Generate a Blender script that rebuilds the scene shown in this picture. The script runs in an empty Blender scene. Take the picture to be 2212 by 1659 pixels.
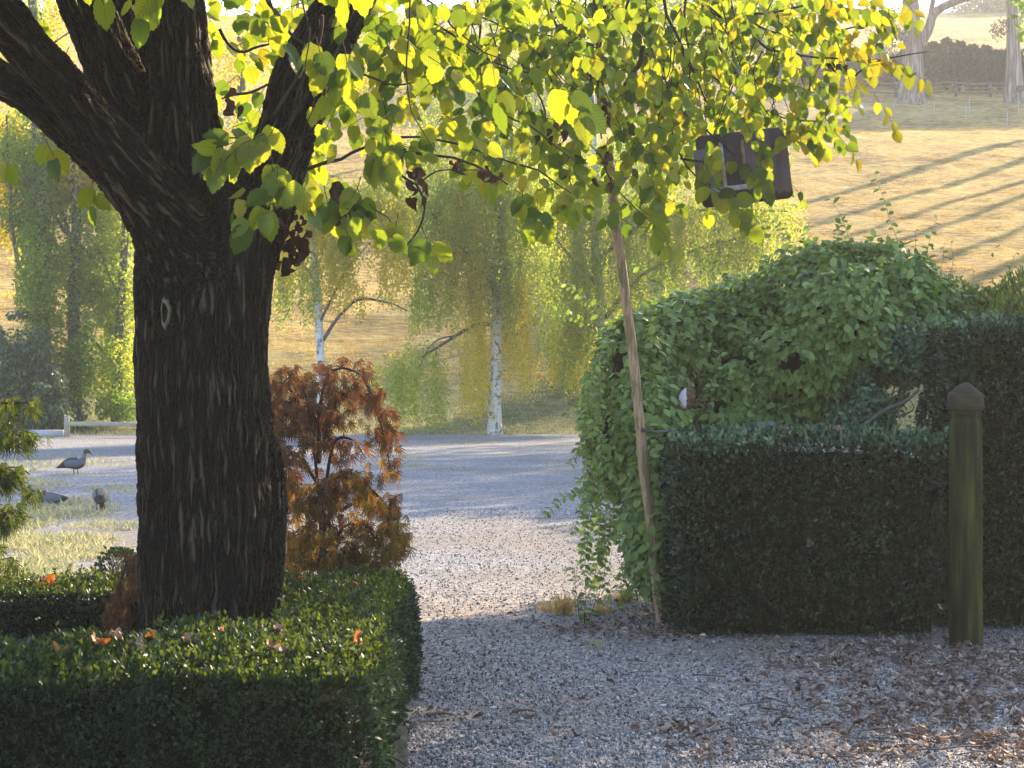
import bpy, math
import numpy as np
from mathutils import Vector, Matrix

# ------------------------------------------------------------------ camera, sky, sun, exposure
SC = bpy.context.scene
COL = SC.collection
cam_d = bpy.data.cameras.new('camera')
cam_d.sensor_width = 36.0
cam_d.lens = 70.31
cam_d.shift_y = -0.018
cam_d.clip_start = 0.1
cam_d.clip_end = 3000
cam = bpy.data.objects.new('camera', cam_d)
COL.objects.link(cam)
cam.location = (0, 0, 1.5)
cam.rotation_euler = (math.pi / 2, 0, 0)
SC.camera = cam

SUN_EL, SUN_AZ = 24.0, 35.0
world = bpy.data.worlds.new('World')
SC.world = world
world.use_nodes = True
wn = world.node_tree
sky = wn.nodes.new('ShaderNodeTexSky')
sky.sky_type = 'NISHITA'
sky.sun_disc = False
sky.sun_elevation = math.radians(SUN_EL)
sky.sun_rotation = math.radians(SUN_AZ)
sky.dust_density = 0.6
sky.ozone_density = 2.2
wn.links.new(sky.outputs[0], wn.nodes['Background'].inputs[0])
wn.nodes['Background'].inputs[1].default_value = 0.15
sun_d = bpy.data.lights.new('sun', 'SUN')
sun_d.energy = 5.0
sun_d.angle = math.radians(0.5)
sun_d.color = (1.0, 0.79, 0.53)
sun = bpy.data.objects.new('sun', sun_d)
COL.objects.link(sun)
_e, _a = math.radians(SUN_EL), math.radians(SUN_AZ)
SUNV = Vector((math.sin(_a) * math.cos(_e), math.cos(_a) * math.cos(_e), math.sin(_e)))
sun.rotation_euler = SUNV.to_track_quat('Z', 'Y').to_euler()
SC.view_settings.view_transform = 'Standard'
SC.view_settings.look = 'None'
SC.view_settings.gamma = 1.0
SC.view_settings.exposure = 1.9
SC.cycles.use_denoising = True
SC.cycles.use_adaptive_sampling = False
SC.cycles.max_bounces = 8
SC.cycles.transmission_bounces = 6
SC.cycles.transparent_max_bounces = 8
SC.cycles.volume_bounces = 0
SC.cycles.sample_clamp_indirect = 4.0

# ------------------------------------------------------------------ helpers
R = np.random.default_rng(11)
FD = 4320.0                       # focal length in the sketch's own units


def W(dx, dy, D):
    """A place at distance D seen at sketch coordinates dx, dy."""
    dx, dy, D = np.broadcast_arrays(np.asarray(dx, float), np.asarray(dy, float), np.asarray(D, float))
    return np.stack([(dx - 1106) / FD * D, D, 1.5 - (dy - 790) / FD * D], -1)


def hashn(ix, iy, iz, seed=0):
    h = (ix.astype(np.int64) * 374761393 + iy.astype(np.int64) * 668265263 + iz.astype(np.int64) * 2147483647 // 7 + seed * 974634777) & 0x7fffffff
    h = ((h ^ (h >> 13)) * 1274126177) & 0x7fffffff
    h = (h ^ (h >> 16)) & 0xffffff
    return h / float(0xffffff)


def vnoise(P, seed=0):
    P = np.asarray(P, float)
    i = np.floor(P).astype(np.int64)
    f = P - i
    f = f * f * (3 - 2 * f)
    r = 0
    for a in (0, 1):
        for b in (0, 1):
            for c in (0, 1):
                w = (f[..., 0] if a else 1 - f[..., 0]) * (f[..., 1] if b else 1 - f[..., 1]) * (f[..., 2] if c else 1 - f[..., 2])
                r = r + w * hashn(i[..., 0] + a, i[..., 1] + b, i[..., 2] + c, seed)
    return r


def fbm(P, octaves=3, seed=0):
    P = np.asarray(P, float)
    r, a, t = 0, 1.0, 0
    for k in range(octaves):
        r = r + a * vnoise(P * 2 ** k + 17.3 * k, seed + k)
        t += a
        a *= .5
    return r / t


def norm(v):
    v = np.asarray(v, float)
    return v / np.maximum(np.linalg.norm(v, axis=-1, keepdims=True), 1e-9)


class MB:
    """collects verts and faces, links them as ONE mesh object"""
    def __init__(s):
        s.V, s.F, s.U, s.M, s.n = [], [], [], [], 0

    def add(s, V, F, U=None, mi=0):
        V = np.asarray(V, float).reshape(-1, 3)
        s.V.append(V)
        for f in (F if isinstance(F, list) else [F]):
            f = np.asarray(f)
            if len(f):
                s.F.append(f + s.n)
                s.M.append(np.full(len(f), mi))
        s.U.append(np.zeros((len(V), 2)) if U is None else np.asarray(U, float).reshape(-1, 2))
        s.n += len(V)

    def box(s, c, d, rot=None, mi=0):
        c, d = np.array(c, float), np.array(d, float) / 2
        v = np.array([[x, y, z] for x in (-1, 1) for y in (-1, 1) for z in (-1, 1)], float) * d
        if rot is not None:
            v = v @ np.array(rot.to_matrix() if hasattr(rot, 'to_matrix') else rot).T
        f = np.array([[0, 1, 3, 2], [4, 6, 7, 5], [0, 4, 5, 1], [2, 3, 7, 6], [0, 2, 6, 4], [1, 5, 7, 3]])
        s.add(v + c, f, mi=mi)

    def tube(s, P, r, sides=5, mi=0, cap=True, flat=1.0):
        P = np.asarray(P, float)
        n = len(P)
        r = np.broadcast_to(np.asarray(r, float), (n,))
        T = norm(np.gradient(P, axis=0))
        a = np.array([1.0, 0, 0]) if abs(T[0][0]) < .9 else np.array([0, 1.0, 0])
        N = np.zeros_like(P)
        for k in range(n):
            a = a - T[k] * a.dot(T[k])
            a = a / max(np.linalg.norm(a), 1e-9)
            N[k] = a
        B = np.cross(T, N)
        th = np.arange(sides) / sides * 2 * np.pi
        V = P[:, None] + r[:, None, None] * (np.cos(th)[None, :, None] * N[:, None] + flat * np.sin(th)[None, :, None] * B[:, None])
        i = np.arange(n - 1)[:, None] * sides
        j = np.arange(sides)[None]
        k = (j + 1) % sides
        F = np.stack([i + j, i + k, i + k + sides, i + j + sides], -1).reshape(-1, 4)
        U = np.stack(np.broadcast_arrays(j / sides + 0 * i, np.arange(n - 1)[:, None] * 1.0 + 0 * j), -1)
        s.add(V.reshape(-1, 3), F, None, mi)
        if cap:
            base = s.n - n * sides
            s.F.append(np.array([[base + q for q in range(sides)][::-1]]))
            s.F.append(np.array([[base + (n - 1) * sides + q for q in range(sides)]]))
            s.M += [np.full(1, mi), np.full(1, mi)]

    def build(s, name, mats, parent=None, smooth=False, loc=None):
        V = np.concatenate(s.V)
        off = np.zeros(3)
        p = parent
        while p is not None:
            off = off + np.array(p.location)
            p = p.parent
        if loc is not None:
            off = off + np.array(loc, float)
        V = V - off
        me = bpy.data.meshes.new(name)
        nl = sum(f.size for f in s.F)
        npoly = sum(len(f) for f in s.F)
        me.vertices.add(len(V))
        me.vertices.foreach_set('co', V.ravel().astype(np.float32))
        me.loops.add(nl)
        lv = np.concatenate([f.ravel() for f in s.F]).astype(np.int32)
        me.loops.foreach_set('vertex_index', lv)
        me.polygons.add(npoly)
        sz = np.concatenate([np.full(len(f), f.shape[1]) for f in s.F])
        st = np.concatenate([[0], np.cumsum(sz)[:-1]]).astype(np.int32)
        me.polygons.foreach_set('loop_start', st)
        me.polygons.foreach_set('material_index', np.concatenate(s.M).astype(np.int32))
        if smooth:
            me.polygons.foreach_set('use_smooth', np.ones(npoly, bool))
        U = np.concatenate(s.U)
        uv = me.uv_layers.new(name='UVMap')
        uv.data.foreach_set('uv', U[lv].ravel().astype(np.float32))
        me.update(calc_edges=True)
        me.validate()
        for m in (mats if isinstance(mats, (list, tuple)) else [mats]):
            me.materials.append(m)
        o = bpy.data.objects.new(name, me)
        COL.objects.link(o)
        if parent is not None:
            o.parent = parent
        if loc is not None:
            o.location = loc
        return o


def tag(o, label=None, cat=None, group=None, kind=None):
    for k, v in (('label', label), ('category', cat), ('group', group), ('kind', kind)):
        if v:
            o[k] = v
    return o


def thing(name, label, cat, loc=(0, 0, 0), group=None):
    o = bpy.data.objects.new(name, None)
    o.empty_display_size = .2
    COL.objects.link(o)
    o.location = tuple(float(q) for q in loc)
    return tag(o, label, cat, group)


# leaf templates: (verts: x across, y to the tip, z normal), faces, uv
def t_linden(cup=.12, curl=.15, twist=0.0):
    t = np.array([0, .05, .12, .2, .29, .38, .47, .56, .65, .73, .8, .87, .93, 1.0])
    w = np.array([.02, .25, .37, .43, .46, .47, .455, .425, .375, .305, .215, .115, .04, .0])
    V, U = [], []
    for i in range(len(t)):
        ser = .022 * (1 if i % 2 else -1) * (w[i] > .1)
        ym = t[i] + ser - .09 * max(0, 1 - t[i] * 4) * (w[i] > .1)
        z0 = -curl * t[i] ** 2
        V.append((0, t[i], z0)); U.append((.5, t[i]))
        for sgn in (-1, 1):
            wm = w[i] + ser * .6
            for fr in (.55, 1.0):
                z = z0 + cup * w[i] * fr * 1.4 - .25 * (w[i] * fr) ** 2 + twist * sgn * w[i] * t[i] * fr + .018 * math.sin(t[i] * 26) * fr
                V.append((sgn * wm * fr, t[i] * (1 - fr) + ym * fr, z)); U.append((.5 + sgn * w[i] * fr, t[i]))
    F = []
    for i in range(len(t) - 1):
        a, b = i * 5, (i + 1) * 5
        F += [(a, b, b + 1, a + 1), (a + 1, b + 1, b + 2, a + 2), (a, a + 3, b + 3, b), (a + 3, a + 4, b + 4, b + 3)]
    return np.array(V), np.array(F), np.array(U)


def t_oval(w=.3, cup=.15, curl=.2, n=5):
    t = np.linspace(0, 1, n)
    ww = w * np.sin(np.pi * np.clip(t, 0, 1)) ** .7
    ww[0] = ww[-1] = 0.004
    V, U = [], []
    for i in range(n):
        z = -curl * t[i] ** 2
        V += [(-ww[i], t[i], z + cup * ww[i]), (0, t[i], z), (ww[i], t[i], z + cup * ww[i])]
        U += [(.5 - ww[i], t[i]), (.5, t[i]), (.5 + ww[i], t[i])]
    F = []
    for i in range(n - 1):
        a = i * 3
        F += [(a, a + 1, a + 4, a + 3), (a + 1, a + 2, a + 5, a + 4)]
    return np.array(V), np.array(F), np.array(U)


def t_rhomb(w=.3, fold=.12):
    V = np.array([(0, 0, 0), (w, .45, fold), (0, 1, 0), (-w, .45, fold)], float)
    return V, np.array([(0, 1, 2), (0, 2, 3)]), V[:, :2] + [.5, 0]


def t_lace():
    """finely cut drooping leaf: seven narrow lobes from one point"""
    V, F = [], []
    for k, a in enumerate(np.radians([-70, -45, -22, 0, 22, 45, 70])):
        L = 1.0 - .35 * abs(a)
        d = np.array([math.sin(a), math.cos(a)])
        p = np.array([d[1], -d[0]])
        b = len(V)
        for tt, ww, z in ((0, .0, 0), (.4, .05, -.03), (.75, .035, -.12), (1, 0, -.28)):
            c = d * tt * L
            if ww == 0:
                V.append((c[0], c[1], z))
            else:
                V.append((c[0] + p[0] * ww, c[1] + p[1] * ww, z + .015))
                V.append((c[0] - p[0] * ww, c[1] - p[1] * ww, z + .015))
        F += [(b, b + 1, b + 2), (b + 1, b + 3, b + 4), (b + 1, b + 4, b + 2), (b + 3, b + 5, b + 4)]
    V = np.array(V, float)
    return V, np.array(F), V[:, :2] + [.5, 0]


def t_blade():
    V = np.array([(-.05, 0, 0), (.05, 0, 0), (.035, .55, .06), (-.035, .55, .06), (0, 1, .22)], float)
    return V, [np.array([(0, 1, 2, 3)]), np.array([(3, 2, 4)])], V[:, :2] + [.5, 0]


def scatter(mb, tm, pos, d, n, size, wscale=None, mi=0):
    V, F, U = tm
    pos = np.asarray(pos, float)
    N = len(pos)
    if N == 0:
        return
    d = norm(np.broadcast_to(d, (N, 3)))
    n = np.broadcast_to(n, (N, 3))
    x = norm(np.cross(d, n) + 1e-6)
    z = np.cross(x, d)
    s = np.broadcast_to(np.asarray(size, float), (N,))[:, None, None]
    ws = 1.0 if wscale is None else np.broadcast_to(wscale, (N,))[:, None, None]
    P = pos[:, None] + s * (V[None, :, 0:1] * ws * x[:, None] + V[None, :, 1:2] * d[:, None] + V[None, :, 2:3] * z[:, None])
    o = (np.arange(N) * len(V))[:, None, None]
    Fs = [(f[None] + o).reshape(-1, f.shape[1]) for f in (F if isinstance(F, list) else [F])]
    mb.add(P.reshape(-1, 3), Fs, np.tile(U, (N, 1)), mi)


def scatter_mix(mb, tms, pos, d, n, size, wscale=None, mi=0):
    pos = np.asarray(pos)
    k = R.integers(0, len(tms), len(pos))
    d = np.broadcast_to(d, pos.shape)
    n = np.broadcast_to(n, pos.shape)
    size = np.broadcast_to(size, (len(pos),))
    for i, tm in enumerate(tms):
        m = k == i
        scatter(mb, tm, pos[m], d[m], n[m], size[m], None if wscale is None else wscale[m], mi)


def rnd(n):
    return norm(R.normal(size=(n, 3)))


def curve(P, n=12):
    """smooth path through the points"""
    P = np.asarray(P, float)
    if len(P) == 2:
        return P[0] + (P[1] - P[0]) * np.linspace(0, 1, n)[:, None]
    Q = np.vstack([2 * P[0] - P[1], P, 2 * P[-1] - P[-2]])
    out = []
    m = max(2, n // (len(P) - 1))
    for i in range(1, len(Q) - 2):
        t = np.linspace(0, 1, m, endpoint=False)[:, None]
        a, b, c, e = Q[i - 1], Q[i], Q[i + 1], Q[i + 2]
        out.append(.5 * (2 * b + (c - a) * t + (2 * a - 5 * b + 4 * c - e) * t ** 2 + (3 * b - a - 3 * c + e) * t ** 3))
    return np.vstack(out + [P[-1:]])


# ------------------------------------------------------------------ materials
class NT:
    def __init__(s, name):
        s.m = bpy.data.materials.new(name)
        s.m.use_nodes = True
        s.t = s.m.node_tree
        for n in list(s.t.nodes):
            s.t.nodes.remove(n)
        s.out = s.N('ShaderNodeOutputMaterial')

    def N(s, typ, **kw):
        n = s.t.nodes.new(typ)
        for k, v in kw.items():
            setattr(n, k, v)
        return n

    def L(s, a, b):
        s.t.links.new(a, b)

    def noise(s, vec, scale, detail=4, rough=.55, dist=0):
        n = s.N('ShaderNodeTexNoise')
        n.inputs['Scale'].default_value = scale
        n.inputs['Detail'].default_value = detail
        n.inputs['Roughness'].default_value = rough
        n.inputs['Distortion'].default_value = dist
        if vec is not None:
            s.L(vec, n.inputs['Vector'])
        return n.outputs[0]

    def voro(s, vec, scale, feature='F1', out='Distance'):
        n = s.N('ShaderNodeTexVoronoi', feature=feature)
        n.inputs['Scale'].default_value = scale
        if vec is not None:
            s.L(vec, n.inputs['Vector'])
        return n.outputs[out]

    def ramp(s, fac, stops, interp='LINEAR'):
        n = s.N('ShaderNodeValToRGB')
        n.color_ramp.interpolation = interp
        e = n.color_ramp.elements
        while len(e) < len(stops):
            e.new(.5)
        for k, (p, c) in enumerate(stops):
            e[k].position = p
            e[k].color = (*c, 1) if len(c) == 3 else c
        s.L(fac, n.inputs[0])
        return n.outputs[0]

    def math(s, op, a, b=None, c=None):
        n = s.N('ShaderNodeMath', operation=op)
        for i, v in enumerate((a, b, c)):
            if v is None:
                continue
            if isinstance(v, (int, float)):
                n.inputs[i].default_value = v
            else:
                s.L(v, n.inputs[i])
        return n.outputs[0]

    def mix(s, fac, a, b, mode='MIX'):
        n = s.N('ShaderNodeMix', data_type='RGBA', blend_type=mode)
        for i, v in ((0, fac), (6, a), (7, b)):
            if isinstance(v, (int, float)):
                n.inputs[i].default_value = v
            elif isinstance(v, tuple):
                n.inputs[i].default_value = (*v, 1)
            else:
                s.L(v, n.inputs[i])
        return n.outputs[2]

    def mapping(s, vec, scale=(1, 1, 1), rot=(0, 0, 0)):
        n = s.N('ShaderNodeMapping')
        n.inputs['Scale'].default_value = scale
        n.inputs['Rotation'].default_value = rot
        s.L(vec, n.inputs['Vector'])
        return n.outputs[0]

    def obj(s):
        return s.N('ShaderNodeTexCoord').outputs['Object']

    def pos(s):
        return s.N('ShaderNodeNewGeometry').outputs['Position']

    def bsdf(s, col, rough=.8, spec=.3, bump=None, bstr=.5, bdist=.01):
        b = s.N('ShaderNodeBsdfPrincipled')
        if isinstance(col, tuple):
            b.inputs['Base Color'].default_value = (*col, 1)
        else:
            s.L(col, b.inputs['Base Color'])
        if isinstance(rough, (int, float)):
            b.inputs['Roughness'].default_value = rough
        else:
            s.L(rough, b.inputs['Roughness'])
        b.inputs['Specular IOR Level'].default_value = spec
        if bump is not None:
            k = s.N('ShaderNodeBump')
            k.inputs['Strength'].default_value = bstr
            k.inputs['Distance'].default_value = bdist
            s.L(bump, k.inputs['Height'])
            s.L(k.outputs[0], b.inputs['Normal'])
        s.L(b.outputs[0], s.out.inputs[0])
        return b


def leafmat(name, cols, trans=.45, tcol=None, rough=.45, spec=.4, veins=False, clump=0):
    """leaf: every leaf has its own hue (random per island), light passes through it"""
    t = NT(name)
    g = t.N('ShaderNodeNewGeometry')
    n = len(cols)
    r = g.outputs['Random Per Island']
    if clump:
        cn = t.noise(t.pos(), clump, 2)
        r = t.math('ADD', t.math('MULTIPLY', r, .45), t.math('MULTIPLY', t.math('MULTIPLY_ADD', cn, 2.4, -.7), .55))
    col = t.ramp(r, [(i / max(1, n - 1), c) for i, c in enumerate(cols)])
    if veins:
        uv = t.N('ShaderNodeTexCoord').outputs['UV']
        sp = t.N('ShaderNodeSeparateXYZ')
        t.L(uv, sp.inputs[0])
        ax = t.math('ABSOLUTE', t.math('SUBTRACT', sp.outputs[0], .5))
        v = t.math('FRACT', t.math('MULTIPLY', t.math('SUBTRACT', sp.outputs[1], t.math('MULTIPLY', ax, .75)), 9.0))
        v = t.math('ABSOLUTE', t.math('SUBTRACT', v, .5))
        line = t.math('LESS_THAN', v, .10)
        mid = t.math('LESS_THAN', ax, .012)
        line = t.math('MAXIMUM', line, mid)
        col = t.mix(t.math('MULTIPLY', line, .6), col, t.mix(1.0, col, (.35, .45, .3), 'MULTIPLY'))
        sn = t.noise(t.pos(), 60, 2)
        col = t.mix(t.math('MULTIPLY', t.math('GREATER_THAN', sn, .72), .6), col, (.10, .06, .02))
    b = t.N('ShaderNodeBsdfPrincipled')
    t.L(col, b.inputs['Base Color'])
    b.inputs['Roughness'].default_value = rough
    b.inputs['Specular IOR Level'].default_value = spec
    tr = t.N('ShaderNodeBsdfTranslucent')
    tc = t.mix(1.0, col, tcol or (2.2, 2.0, .7), 'MULTIPLY')
    t.L(tc, tr.inputs[0])
    mx = t.N('ShaderNodeMixShader')
    mx.inputs[0].default_value = trans
    t.L(b.outputs[0], mx.inputs[1])
    t.L(tr.outputs[0], mx.inputs[2])
    t.L(mx.outputs[0], t.out.inputs[0])
    return t.m


def simplemat(name, col, rough=.8, spec=.3, var=.25, scale=20, stretch=(1, 1, 1), bump=.4, bdist=.004):
    t = NT(name)
    v = t.mapping(t.obj(), stretch)
    n = t.noise(v, scale, 5)
    c2 = tuple(min(1, q * (1 + var)) for q in col)
    c1 = tuple(q * (1 - var) for q in col)
    t.bsdf(t.ramp(n, [(.3, c1), (.7, c2)]), rough, spec, n, bump, bdist)
    return t.m


M = {}
M['linden'] = leafmat('linden_leaf', [(.028, .056, .012), (.07, .11, .014), (.115, .15, .016), (.15, .175, .018), (.21, .205, .02)], .6, (2.7, 2.45, .85), .42, .35, True)  # darkest tone paints in leaves that hang in shade
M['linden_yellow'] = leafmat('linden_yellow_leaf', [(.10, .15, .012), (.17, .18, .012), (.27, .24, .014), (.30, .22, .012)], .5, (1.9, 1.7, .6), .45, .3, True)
M['dried'] = leafmat('dried_leaf', [(.025, .012, .007), (.05, .020, .010), (.09, .035, .015)], .2, (1.8, 1.1, .7), .7, .2)
M['birch'] = leafmat('birch_leaf', [(.10, .16, .06), (.15, .22, .06), (.22, .27, .055), (.36, .34, .055)], .68, (2.3, 2.1, .8), .5, .3, False, .9)
M['birch_yellow'] = leafmat('birch_yellow_leaf', [(.22, .25, .05), (.33, .32, .05), (.42, .35, .05), (.45, .28, .05)], .68, (2.0, 1.8, .7), .5, .3, False, .8)
M['ivy'] = leafmat('ivy_leaf', [(.05, .11, .035), (.09, .17, .045), (.16, .24, .05), (.34, .33, .05)], .62, (2.2, 2.0, .6), .4, .4, False, .7)
M['dark_shrub'] = leafmat('dark_shrub_leaf', [(.04, .08, .05), (.07, .12, .07), (.10, .15, .09)], .35, (1.8, 1.8, .7), .35, .5)
M['box'] = leafmat('box_leaf', [(.010, .022, .012), (.015, .032, .017), (.024, .044, .022), (.036, .058, .024)], .15, (2.2, 2.2, .6), .5, .28)
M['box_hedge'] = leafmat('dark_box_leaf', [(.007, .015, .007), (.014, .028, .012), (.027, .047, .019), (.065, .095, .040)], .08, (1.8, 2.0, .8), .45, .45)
M['box_bright'] = leafmat('box_sunlit_leaf', [(.022, .042, .010), (.038, .062, .012), (.06, .085, .015)], .45, (2.4, 2.1, .6), .45, .35)  # lighter box leaf: sunlight on the hedge tops put into the colour
M['honey'] = leafmat('honeysuckle_leaf', [(.07, .115, .033), (.12, .175, .05), (.18, .245, .075), (.27, .34, .12)], .32, (1.9, 2.0, .6), .5, .28)
M['honey2'] = leafmat('rose_leaf', [(.06, .10, .04), (.10, .15, .05), (.18, .20, .05), (.26, .22, .05)], .4, (2.0, 1.9, .6), .4, .4)
M['greyleaf'] = leafmat('grey_green_leaf', [(.06, .11, .065), (.10, .16, .09), (.16, .22, .14)], .3, (1.6, 1.8, .9), .35, .5)
M['maple_rust'] = leafmat('laceleaf_rust', [(.05, .018, .012), (.075, .034, .02), (.105, .052, .026), (.09, .06, .024)], .45, (1.6, 1.3, .8), .5, .3)
M['maple_gold'] = leafmat('laceleaf_gold', [(.05, .024, .012), (.09, .05, .014), (.14, .09, .016), (.11, .10, .016)], .42, (2.2, 1.8, .6), .5, .3)
M['maple_green'] = leafmat('laceleaf_green', [(.018, .032, .010), (.034, .054, .012), (.075, .09, .016)], .4, (2.2, 2.0, .6), .45, .4)
M['gumleaf'] = leafmat('gum_leaf', [(.07, .09, .05), (.11, .13, .07), (.20, .19, .08)], .35, (1.6, 1.6, .8), .45, .4)
M['conifer'] = leafmat('conifer_leaf', [(.025, .05, .025), (.045, .075, .035), (.08, .10, .04)], .25, (1.8, 1.8, .6), .6, .2)
M['drygrass'] = leafmat('dry_grass_blade', [(.30, .205, .07), (.42, .295, .105), (.52, .38, .15)], .4, (1.6, 1.4, .9), .7, .2)
M['greengrass'] = leafmat('green_grass_blade', [(.13, .17, .09), (.24, .25, .16), (.42, .38, .27), (.5, .42, .3)], .3, (1.5, 1.5, .8), .6, .3)
M['litter'] = leafmat('fallen_leaf_litter', [(.06, .035, .026), (.15, .09, .065), (.28, .195, .15), (.48, .38, .32)], .12, (1.4, 1.1, .8), .7, .25)
M['orange'] = leafmat('orange_fallen_leaf', [(.28, .07, .015), (.36, .12, .03), (.30, .15, .07)], .3, (1.7, 1.4, .8), .55, .3)
M['twig'] = simplemat('dark_twig', (.035, .025, .02), .8, .2)
M['branch'] = simplemat('grey_branch', (.10, .085, .08), .85, .2, .4, 12)
M['core'] = simplemat('inner_shade_dark', (.007, .009, .005), 1.0, .05)  # near-black, paints in the shade behind hedge and climber leaves
M['vine'] = simplemat('dry_vine', (.22, .15, .09), .8, .2, .4)

# bark of the big tree: noise run along each limb (attribute 'bark')
t = NT('furrowed_bark')
at = t.N('ShaderNodeAttribute', attribute_name='bark').outputs['Vector']
warp = t.noise(at, 5, 2)
wv = t.N('ShaderNodeVectorMath', operation='MULTIPLY_ADD')
wc = t.N('ShaderNodeTexNoise'); wc.inputs['Scale'].default_value = 4.5; t.L(at, wc.inputs['Vector'])
t.L(wc.outputs[1], wv.inputs[0]); wv.inputs[1].default_value = (.05, .05, .05); t.L(at, wv.inputs[2])
v1 = t.mapping(wv.outputs[0], (36, 36, 3.0))
n1 = t.noise(v1, 1.0, 3, .6, .35)
rid = t.math('ABSOLUTE', t.math('MULTIPLY_ADD', n1, 2, -1))
rid = t.math('POWER', t.math('MINIMUM', t.math('MULTIPLY', rid, 3.4), 1.0), .9)
v2 = t.mapping(at, (85, 85, 13))
n2 = t.noise(v2, 1.0, 4, .6)
hgt = t.math('ADD', t.math('MULTIPLY', rid, .8), t.math('MULTIPLY', n2, .35))
col = t.ramp(hgt, [(.1, (.0020, .0013, .0007)), (.55, (.0110, .0070, .0038)), (.85, (.027, .0180, .0105)), (1.0, (.062, .044, .028))])
lich = t.noise(at, 26, 4, .7)
col = t.mix(t.math('MULTIPLY', t.math('GREATER_THAN', lich, .68), t.math('MULTIPLY', rid, .5)), col, (.04, .038, .03))
moss = t.noise(at, 4, 3)
col = t.mix(t.math('MULTIPLY', t.math('GREATER_THAN', moss, .6), .35), col, (.03, .035, .012))
b = t.bsdf(col, .85, .25, hgt, .8, .02)
ds = t.N('ShaderNodeDisplacement')
ds.inputs['Midlevel'].default_value = .6
ds.inputs['Scale'].default_value = .026
t.L(hgt, ds.inputs['Height'])
t.L(ds.outputs[0], t.out.inputs['Displacement'])
t.m.displacement_method = 'BOTH'
M['bark'] = t.m

# gravel
t = NT('blue_grey_gravel')
p = t.pos()
vd = t.voro(p, 92)
vc = t.voro(p, 92, out='Color')
vd2 = t.voro(p, 150)
sep = t.N('ShaderNodeSeparateColor')
t.L(vc, sep.inputs[0])
stone = t.ramp(sep.outputs[0], [(0, (.07, .07, .08)), (.3, (.17, .17, .19)), (.6, (.29, .29, .32)), (.85, (.42, .42, .45)), (.97, (.58, .57, .57)), (1, (.75, .74, .72))])
big = t.noise(p, .55, 4)
big2 = t.noise(p, 2.6, 4, .6)
mm = t.math('ADD', t.math('MULTIPLY', big, .7), t.math('MULTIPLY', big2, .3))
dirt = t.ramp(t.noise(p, 55, 5, .7), [(.3, (.14, .122, .112)), (.7, (.29, .26, .245))])
# dirt mixed in more strongly in a band across the yard
sx = t.N('ShaderNodeSeparateXYZ')
t.L(p, sx.inputs[0])
band = t.math('SUBTRACT', 1.0, t.math('MULTIPLY', t.math('ABSOLUTE', t.math('SUBTRACT', sx.outputs[1], 17.0)), .30))
band = t.math('MAXIMUM', band, 0.0)
fac = t.math('ADD', t.math('MULTIPLY', t.math('SUBTRACT', mm, .47), 5.0), t.math('MULTIPLY', band, .9))
fac = t.math('MINIMUM', t.math('MAXIMUM', fac, 0.0), .85)
colr = t.mix(fac, stone, dirt)
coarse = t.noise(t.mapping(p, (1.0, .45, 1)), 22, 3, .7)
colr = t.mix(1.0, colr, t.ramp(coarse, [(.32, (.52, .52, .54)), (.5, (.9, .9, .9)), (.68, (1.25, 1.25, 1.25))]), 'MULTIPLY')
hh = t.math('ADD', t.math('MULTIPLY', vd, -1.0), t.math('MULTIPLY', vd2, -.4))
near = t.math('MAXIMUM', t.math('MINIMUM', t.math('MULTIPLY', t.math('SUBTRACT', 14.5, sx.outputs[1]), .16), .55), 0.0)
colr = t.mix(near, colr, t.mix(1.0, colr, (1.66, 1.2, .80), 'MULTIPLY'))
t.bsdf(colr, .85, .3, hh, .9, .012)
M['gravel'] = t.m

# field
t = NT('dry_pasture')
p = t.pos()
sx = t.N('ShaderNodeSeparateXYZ')
t.L(p, sx.inputs[0])
n1 = t.noise(p, .35, 5, .6)
n2 = t.noise(t.mapping(p, (.8, 1.9, 1)), 2.6, 5, .7)
straw = t.ramp(t.math('ADD', t.math('MULTIPLY', n1, .4), t.math('MULTIPLY', n2, .6)), [(.36, (.10, .064, .02)), (.48, (.35, .245, .08)), (.60, (.62, .45, .16))])  # dark and pale straw streaks also stand for grazing light on tussocks
green = t.ramp(n2, [(.3, (.08, .11, .04)), (.7, (.20, .22, .10))])
low = t.math('MULTIPLY', t.math('SUBTRACT', 54.0, sx.outputs[1]), .12)
low = t.math('MAXIMUM', t.math('MINIMUM', t.math('ADD', low, t.math('MULTIPLY', n1, .5)), .8), .0)
t.bsdf(t.mix(low, straw, green), .95, .1, t.math('ADD', n2, t.math('MULTIPLY', t.noise(p, 14, 4), .4)), 1.0, .22)
M['field'] = t.m

# earth under the hedges
M['soil'] = simplemat('dark_soil', (.06, .045, .035), .95, .1, .5, 30)

# birch bark
t = NT('white_birch_bark')
o = t.obj()
n1 = t.noise(t.mapping(o, (5, 5, 3)), 1.4, 4, .65, .8)
n2 = t.noise(t.mapping(o, (3, 3, 22)), 1.5, 3)
k = t.math('MAXIMUM', t.math('MULTIPLY', t.math('GREATER_THAN', n1, .56), .8), t.math('MULTIPLY', t.math('GREATER_THAN', n2, .64), .7))
t.bsdf(t.mix(k, (.60, .56, .54), (.07, .06, .055)), .7, .3, n1, .5, .02)
M['birchbark'] = t.m

# gum bark
t = NT('stringy_gum_bark')
n1 = t.noise(t.mapping(t.obj(), (4, 4, .25)), 1.6, 5, .6)
n2 = t.noise(t.mapping(t.obj(), (14, 14, .5)), 1.4, 4, .6)
c = t.ramp(t.math('ADD', t.math('MULTIPLY', n1, .6), t.math('MULTIPLY', n2, .4)), [(.35, (.10, .075, .065)), (.5, (.24, .18, .15)), (.62, (.46, .42, .40))])
t.bsdf(c, .9, .2, n2, 1.0, .08)
M['gum'] = t.m

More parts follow.
